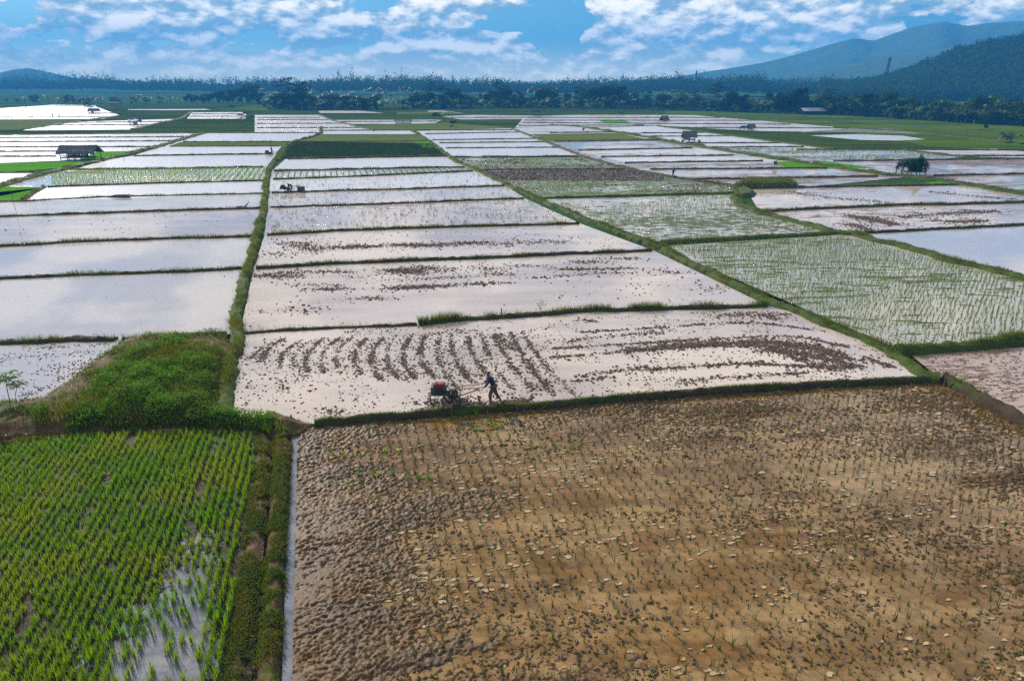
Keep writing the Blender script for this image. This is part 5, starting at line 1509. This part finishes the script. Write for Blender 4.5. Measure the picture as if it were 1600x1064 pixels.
# ------------------------------------------------------------------ huts
def make_hut(loc, rz, L, Wd, H, eave, roofmat, label, npost=4, floor=0.6, walls=0.0, seed=1, ragged=True, kind='field_hut'):
    r = random.Random(seed)
    root = empty(kind, loc, rz)
    for i in range(npost):
        for sy in (-1, 1):
            p = MB(); x = -L/2+.25+(L-.5)*i/(npost-1)
            p.tube([(x, sy*(Wd/2-.2), -.3), (x+r.uniform(-.05,.05), sy*(Wd/2-.2), eave+.1)], .07, 6); p.build('post', M['wood'], root)
    f = MB(); f.box((0, 0, floor), (L-.3, Wd-.3, .09)); f.box((0, -(Wd/2-.2), floor-.12), (L-.3, .08, .1)); f.build('floor', M['wood'], root)
    rf = MB(); n = int(L/.28)
    # layered thatch: overlapping strips each side of the ridge, uneven at the eaves
    for sy in (-1, 1):
        for k in range(4):
            f0 = k/4; f1 = (k+1)/4+.10
            for i in range(n):
                x = -L/2-.2+(L+.4)*(i+.5)/n
                y0, z0 = sy*(Wd/2+.35)*f0, H-(H-eave)*f0+.05*(3-k)*.3
                y1, z1 = sy*(Wd/2+.35)*min(1.06, f1)+sy*r.uniform(0, .1), H-(H-eave)*f1-r.uniform(0, .12)*(k == 3)
                w = (L+.4)/n*.56; t = .07+.03*r.random()
                o0 = len(rf.v)
                vs = [(x-w,y0,z0),(x+w,y0,z0),(x+w,y1,z1),(x-w,y1,z1)]
                vs2 = [(a, b, c-t) for a, b, c in vs]
                rf.add(vs+vs2, [(0,1,2,3),(7,6,5,4),(0,4,5,1),(1,5,6,2),(2,6,7,3),(3,7,4,0)])
    rd = rf.build('roof', roofmat, root)
    rg = MB(); rg.tube([(-L/2-.25, 0, H+.03), (0, 0, H+r.uniform(-.06,.02)), (L/2+.25, 0, H+.05)], .09, 6); rg.build('ridge_pole', M['wood'], rd)
    if walls:
        w = MB(); nb_ = int(L*walls/.2)
        for i in range(nb_): w.box((-L/2+.25+i*.2+.1*0, Wd/2-.25, (floor+eave)/2), (.17, .03, eave-floor-.1*r.random()))
        w.build('back_wall', M['wood'], root)
        w = MB(); w.box((-L/2+.25+L*walls*.5-.25, -(Wd/2-.2), floor+.35), (L*walls-.5, .05, .12)); w.build('rail', M['wood'], root)
    return tag(root, label, 'hut')
g = G(120, 251)
make_hut((g[0], g[1]+1.6, 0), R(3), 7.0, 3.2, 2.75, 1.55, M['thatch'], 'long dark thatched hut on posts beside the bright green nursery at left', 6, .55, .62, 3)
g = G(210, 197.5)
make_hut((g[0], g[1]+1, 0), R(-5), 3.2, 2.6, 2.5, 1.5, M['bluetarp'], 'small hut with a dark blue roof on the meadow bund at far left', 3, .5, .5, 5)
g = G(1271, 179.5)
make_hut((g[0], g[1]+2, 0), R(4), 11, 5, 3.0, 1.8, M['tin'], 'low shed with a pale grey roof at the foot of the tree line', 5, .2, .9, 7, kind='shed')
g = G(1078, 222)
make_hut((g[0], g[1]+1, 0), R(-8), 3.3, 2.6, 2.6, 1.35, M['thatch'], 'small brown thatched hut overgrown with shrubs on the third bund', 3, .6, .5, 9)
g = G(630, 193.3)
make_hut((g[0], g[1], 0), R(0), 6.0, 2.0, 1.3, 1.0, M['thatch'], 'very low flat-roofed shelter in the water left of the round bush', 3, .3, 0, 11, kind='shelter')
g = G(1173, 204)
make_hut((g[0], g[1], 0), R(12), 2.0, 1.8, 1.8, 1.0, M['thatch'], 'small dark thatched shelter among the right-hand far paddies', 3, .4, .4, 13, kind='shelter')
g = G(148, 178.8)
make_hut((g[0], g[1], 0), R(5), 4.2, 2.6, 2.6, 1.6, M['thatch'], 'dark open hut in the farthest left paddy beneath a small tree', 3, .6, .3, 15)
g = G(180, 165.6)
make_hut((g[0], g[1], 0), R(0), 6.5, 2.6, 2.4, 1.6, M['thatch'], 'farthest open hut on the meadow behind the left paddies', 4, .5, .2, 17)
g = G(1038, 189.5)
make_hut((g[0], g[1], 0), R(25), 2.5, 2.2, 2.0, .6, M['thatch'], 'squat dark thatched stack-like shelter in the middle of the far paddies', 3, .3, .6, 19, kind='shelter')
# overgrown shelter at right
g = G(1429, 275)
root = empty('overgrown_shelter', (g[0], g[1]+1.3, 0), R(-6))
for i, x in enumerate((-2.0, -.9, .5, 1.9)):
    for y in (-1.0, 1.0):
        p = MB(); p.tube([(x, y, -.3), (x+.05, y, 1.9)], .08, 6); p.build('post', M['wood'], root)
p = MB(); p.box((.4, 0, .55), (3.6, 1.9, .1)); p.box((1.0, .95, 1.0), (2.2, .05, .9)); p.build('floor', M['wood'], root)
r9 = np.random.default_rng(9); a = Acc()
for cx, cy, cz, rx, ry, rz2, n in ((0,0,1.95,2.4,1.6,.85,1500),(-1.5,0,1.7,1.1,1.1,.6,300),(1.3,0,1.9,1.3,1.2,.7,450),(1.25,-.1,2.55,.7,.6,.5,200),(2.1,-.3,1.3,.7,.7,.8,220),(.7,-.1,1.15,1.6,1.0,.75,600),(-2.4,-.2,1.3,.4,.5,.5,90)):
    P_, d_ = crown_pts((cx, cy, cz), (rx, ry, rz2), n, r9); V, F = leaves(P_, .14+.14*r9.random(n), nrm=d_, r=r9, asp=.7); a.add(V, F)
a.build('canopy', M['far1'], root)
a = Acc(); P_, d_ = crown_pts((1.15, 0, 3.0), (.35, .35, .75), 150, r9); V, F = leaves(P_, .16+.1*r9.random(150), nrm=d_, r=r9, asp=.5); a.add(V, F); a.build('climbing_vine', M['weed'], root)
tag(root, 'dark shelter smothered in leaves with a green vine on top at right', 'shelter')

# ------------------------------------------------------------------ single plants in the fields
def plant(kind, meshes, px_, b_, t_, h0, label, cat, wid=1.0, parts=('trunk', 'crown'), rz=None):
    x, y, h = spot(px_, b_, t_); s = h/h0
    return put_tree(kind, meshes, x, y, random.random()*6.28 if rz is None else rz, (s*wid, s*wid, s), label, cat, parts=parts)
SM = broad_meshes(501, 4, 2.6, 9, .32, 90, low=.35, mat='far2')
plant('spreading_tree', umbrella_meshes(502, 5, 3.2, 7, .35, spread=(.5, .95)), 386, 194.5, 177, 4.8, 'small dark tree with two leaning crowns on the meadow left of centre', 'tree', 1.1)
plant('small_tree', umbrella_meshes(503, 5, 3.0, 6, .4, spread=(.5, .95)), 139, 177, 160.5, 4.8, 'small dark tree leaning over the farthest left paddy hut', 'tree', 1.0)
plant('leaning_tree', umbrella_meshes(504, 6, 4.2, 8, .3, spread=(.25, .95)), 842, 181.5, 159, 5.8, 'thin leaning tree with ragged leaf tiers at the edge of the middle paddies', 'tree', 1.1)
plant('round_bush', SM, 680, 187, 176.5, 4.0, 'round dark bush beside the shallow far pools at centre', 'bush', 1.1)
plant('banana_plant', banana_meshes(505, 3, 2.4, 8, stems=1), 689, 187, 175, 3.0, 'single banana plant touching the round dark bush at centre', 'banana plant', 1.0)
plant('shrub', BUSH[1], 709, 198.5, 188.5, 5.0, 'ragged dark shrub on the bund of the centre far paddies', 'shrub', 1.0, ('stem', 'foliage'))
plant('shrub', BUSH[3], 912, 206, 199.5, 5.0, 'small dark shrub on the bund end beside the olive strip', 'shrub', .7, ('stem', 'foliage'))
plant('sapling', SM, 1210, 263, 252, 4.0, 'tiny dark sapling beside the bright green nursery plot at right', 'sapling', .55)
plant('cycad_like_shrub', palm_meshes(506, 1.6, 1.9, 26), 1571, 223, 204.5, 2.5, 'spiky green palm-like shrub alone on the right-hand meadow', 'shrub', 1.1)
plant('shrub', BUSH[4], 1538, 201, 187, 5.0, 'bush with a bright cut stump standing in front of the right-hand thicket', 'shrub', .8, ('stem', 'foliage'))
plant('shrub', BUSH[2], 1066, 224, 207, 5.0, 'leafy shrub leaning against the left side of the small brown hut', 'shrub', .35, ('stem', 'foliage'))
plant('shrub', BUSH[5], 1092, 225, 218, 5.0, 'low dark shrub at the right foot of the small brown hut', 'shrub', .9, ('stem', 'foliage'))
plant('banana_plant', banana_meshes(507, 3, 2.0, 7, stems=1), 881, 173, 164, 3.0, 'pale banana plant standing alone before the thick grove', 'banana plant')
plant('shrub', BUSH[0], 363, 169.5, 164.5, 5.0, 'low spreading dark bush on the green rise at left', 'shrub', 2.0, ('stem', 'foliage'))
# cassava sapling at the left pond
x, y, h = spot(20, 634, 586)
root = empty('cassava_sapling', (x, y, .25), 0)
st = MB(); st.tube([(-.1,0,-.2),(-.05,0,.6),(.03,0,1.25)], [.022,.018,.012], 6); st.tube([(.12,0,-.2),(.3,0,.4),(.5,.02,.85)], [.02,.016,.01], 6)
for hx, hz2 in ((.03, 1.25), (.5, .85)):
    for k in range(6): st.tube([(hx, 0, hz2), (hx+math.cos(k)*.25, math.sin(k)*.25, hz2+.1)], .007, 4)
st.build('stem', M['wood'], root)
a = Acc(); r11 = np.random.default_rng(11)
for cx, cz, rr_, nn_ in ((.03, 1.35, .52, 34), (.5, .95, .34, 16)):
    for k in range(nn_):
        d = r11.normal(size=3); d /= np.linalg.norm(d); d[2] = d[2]*.55+.1
        c0 = np.array([cx, 0, cz])+d*rr_*(.6+.45*r11.random())
        for m_ in range(6):
            an = m_*6.283/6*.85+r11.random()*.2; L_ = .20+.07*r11.random()
            dv_ = np.array([math.cos(an), math.sin(an), -.55]); sd_ = np.array([-math.sin(an), math.cos(an), 0])*.035
            V = np.array([c0, c0+dv_*L_*.5+sd_, c0+dv_*L_, c0+dv_*L_*.5-sd_]); a.add(V, np.array([[0,1,2,3]]))
a.build('leaves', M['weed'], root)
tag(root, 'young cassava with two thin stems at the edge of the left pond', 'sapling')
# banana plant just outside the frame: one leaf reaches in
g = G(-42, 640)
root = empty('banana_plant', (g[0], g[1], .3), 0)
st = MB(); st.tube([(0,0,-.2),(0,0,1.0),(.05,0,1.7)], [.13,.11,.07], 10); st.build('stem', M['banana'], root)
for k, (az_, up, dr, L_) in enumerate(((.05, .75, .35, 2.05), (2.2, 1.0, .6, 2.0), (3.6, .8, .7, 2.1), (5.0, .8, .9, 1.8), (1.2, 1.2, .5, 1.8))):
    d = np.array([math.cos(az_), math.sin(az_), 0]); sd_ = np.array([-math.sin(az_), math.cos(az_), 0]); tt = np.linspace(0, 1, 13)
    rib = np.array([.05,0,1.65])+d*(L_*(tt-.1*tt*tt))[:, None]+np.array([0,0,1.0])*(L_*(up*tt-dr*tt*tt))[:, None]
    w = L_*.14*np.sin(np.pi*np.clip(tt*.9+.08, 0, 1)); w[4] *= .55; w[8] *= .6
    V = np.stack([rib+sd_*w[:, None]-np.array([0,0,.4])*w[:, None], rib, rib-sd_*w[:, None]-np.array([0,0,.4])*w[:, None]], 1).reshape(-1, 3)
    F = np.array([f for q in range(12) for f in ([q*3, q*3+1, q*3+4, q*3+3], [q*3+1, q*3+2, q*3+5, q*3+4])])
    mesh_np('leaf', V, F, M['weed'], root)
tag(root, 'banana plant at the left edge reaching one green leaf over the pond', 'banana plant')
# tall weed and stick on the bund behind the tractor
def sprig(px_, b_, hgt, n, label, mat='weed'):
    g = G(px_, b_)
    root = empty('tall_weed', (g[0], g[1], .15), 0)
    st = MB()
    for k in range(4): st.tube([(0,0,0), (random.uniform(-.2,.2), random.uniform(-.1,.1), hgt*.6), (random.uniform(-.35,.35), random.uniform(-.1,.1), hgt)], .008, 4)
    st.build('stem', M['wood'], root)
    r = np.random.default_rng(int(px_)); P_ = np.column_stack([r.normal(size=n)*.2, r.normal(size=n)*.12, r.random(n)*hgt])
    V, F = leaves(P_, .10+.1*r.random(n), r=r, asp=.3); mesh_np('leaves', V, F, M[mat], root)
    return tag(root, label, 'weed')
sprig(845, 489, .75, 60, 'tall branching weed on the bund behind the tractor pond')
for px_, b_, t_, lean, lb in ((783,498,482,.05,'thin bare stick standing in the bund above the tractor'),(456,660,649,0,'short dark post on the earthy corner left of the brown field'),(1476,600,590,.03,'short post at the corner where the right-hand bunds meet'),
                    (26,334,290,-.02,'tall thin pole in the pond below the bright nursery at far left'),(1330,262,257,0,'small dark post in the bright nursery plot at right'),(194,251,247,0,'short stake at the edge of the path near the long hut'),(403,203,199,0,'dark post on the bund beside the far left pools')):
    x, y, h = spot(px_, b_, t_)
    p = MB(); rr_ = .05 if h < .8 else .022
    p.tube([(0,0,-.2),(lean*h*.4,0,h*.5),(lean*h,.01,h)], [rr_, rr_*.9, rr_*.7], 7); p.box((lean*h, 0, h), (rr_*1.5, rr_*1.5, rr_))
    o = p.build('wooden_post', M['wood']); o.location = (x, y, 0); tag(o, lb, 'post')
# log and branch in the left ponds
g = G(189, 309)
p = MB(); p.tube([(-1.9,0,.02),(-.8,.1,.16),(.6,0,.20),(1.3,-.05,.12)], [.10,.24,.26,.12], 9); p.tube([(.6,0,.2),(1.1,.3,.42),(1.3,.35,.3)], [.1,.06,.03], 6)
o = p.build('log', M['trunk'], smooth=True); o.location = (g[0], g[1], 0); tag(o, 'dark mud-covered log lying on the bund of an upper left pond', 'log')
g = G(380, 326.5)
p = MB(); p.tube([(-.9,0,.12),(-.3,0,.2),(.2,0,.12),(.55,0,.4),(.85,0,.85)], [.05,.08,.09,.06,.03], 7); p.tube([(.2,0,.12),(.3,.3,.5)], [.05,.02], 6)
o = p.build('dead_branch', M['trunk'], smooth=True); o.location = (g[0], g[1], .1); tag(o, 'crooked dead branch rising from a bund near the main path', 'branch')
# egret
g = G(1267, 259.5)
root = empty('egret', (g[0], g[1], .1), R(30)); M['white'] = plain('white_feathers', (.8,.8,.78), .8, .03, 20)
skin_mesh('body', [(-.28,0,.45),(-.12,0,.5),(.08,0,.55),(.16,0,.66),(.12,0,.8),(.2,0,.93),(.28,0,.93)], [(i, i+1) for i in range(6)], [.03,.10,.09,.04,.03,.035,.02], M['white'], root)
lg = MB(); lg.tube([(0,.04,.42),(.03,.04,.2),(0,.04,-.05)], .01, 5); lg.build('leg', M['dark_cloth'], root)
lg = MB(); lg.tube([(0,-.04,.42),(-.03,-.04,.2),(0,-.04,-.05)], .01, 5); lg.build('leg', M['dark_cloth'], root)
bk = MB(); bk.tube([(.30,0,.93),(.42,0,.90)], [.015,.003], 6); bk.build('beak', M['pole'], root)
tag(root, 'white egret standing on the bund beside the bright green nursery plot', 'egret')
# canopy tip of the curved thing: small stump before the thicket
g = G(1521, 196); p = MB(); p.tube([(0,0,-.1),(.1,0,.9),(.5,0,2.0)], [.16,.12,.08], 8); p.tube([(.1,0,.9),(-.3,0,1.5)], [.08,.04], 6)
o = p.build('tree_stump', M['pole']); o.location = (g[0], g[1], 0); tag(o, 'pale forked stump in front of the right-hand thicket', 'stump')

# ------------------------------------------------------------------ haze
HAZE_TOP = 222.0
hm_, A, out = new_mat('haze_air')
pv = A.new('ShaderNodeVolumePrincipled')
pv.inputs['Color'].default_value = (0.06, 0.37, 0.86, 1)
pv.inputs['Density'].default_value = 0.00042
pv.inputs['Anisotropy'].default_value = 0.0
A.nt.links.new(pv.outputs[0], out.inputs['Volume'])
hb = MB(); hb.box((0, 1000, HAZE_TOP/2-1), (5200, 5200, HAZE_TOP+2))
hz_ = hb.build('haze', hm_)
tag(hz_, 'pale blue haze over the whole valley', 'haze', kind='stuff')
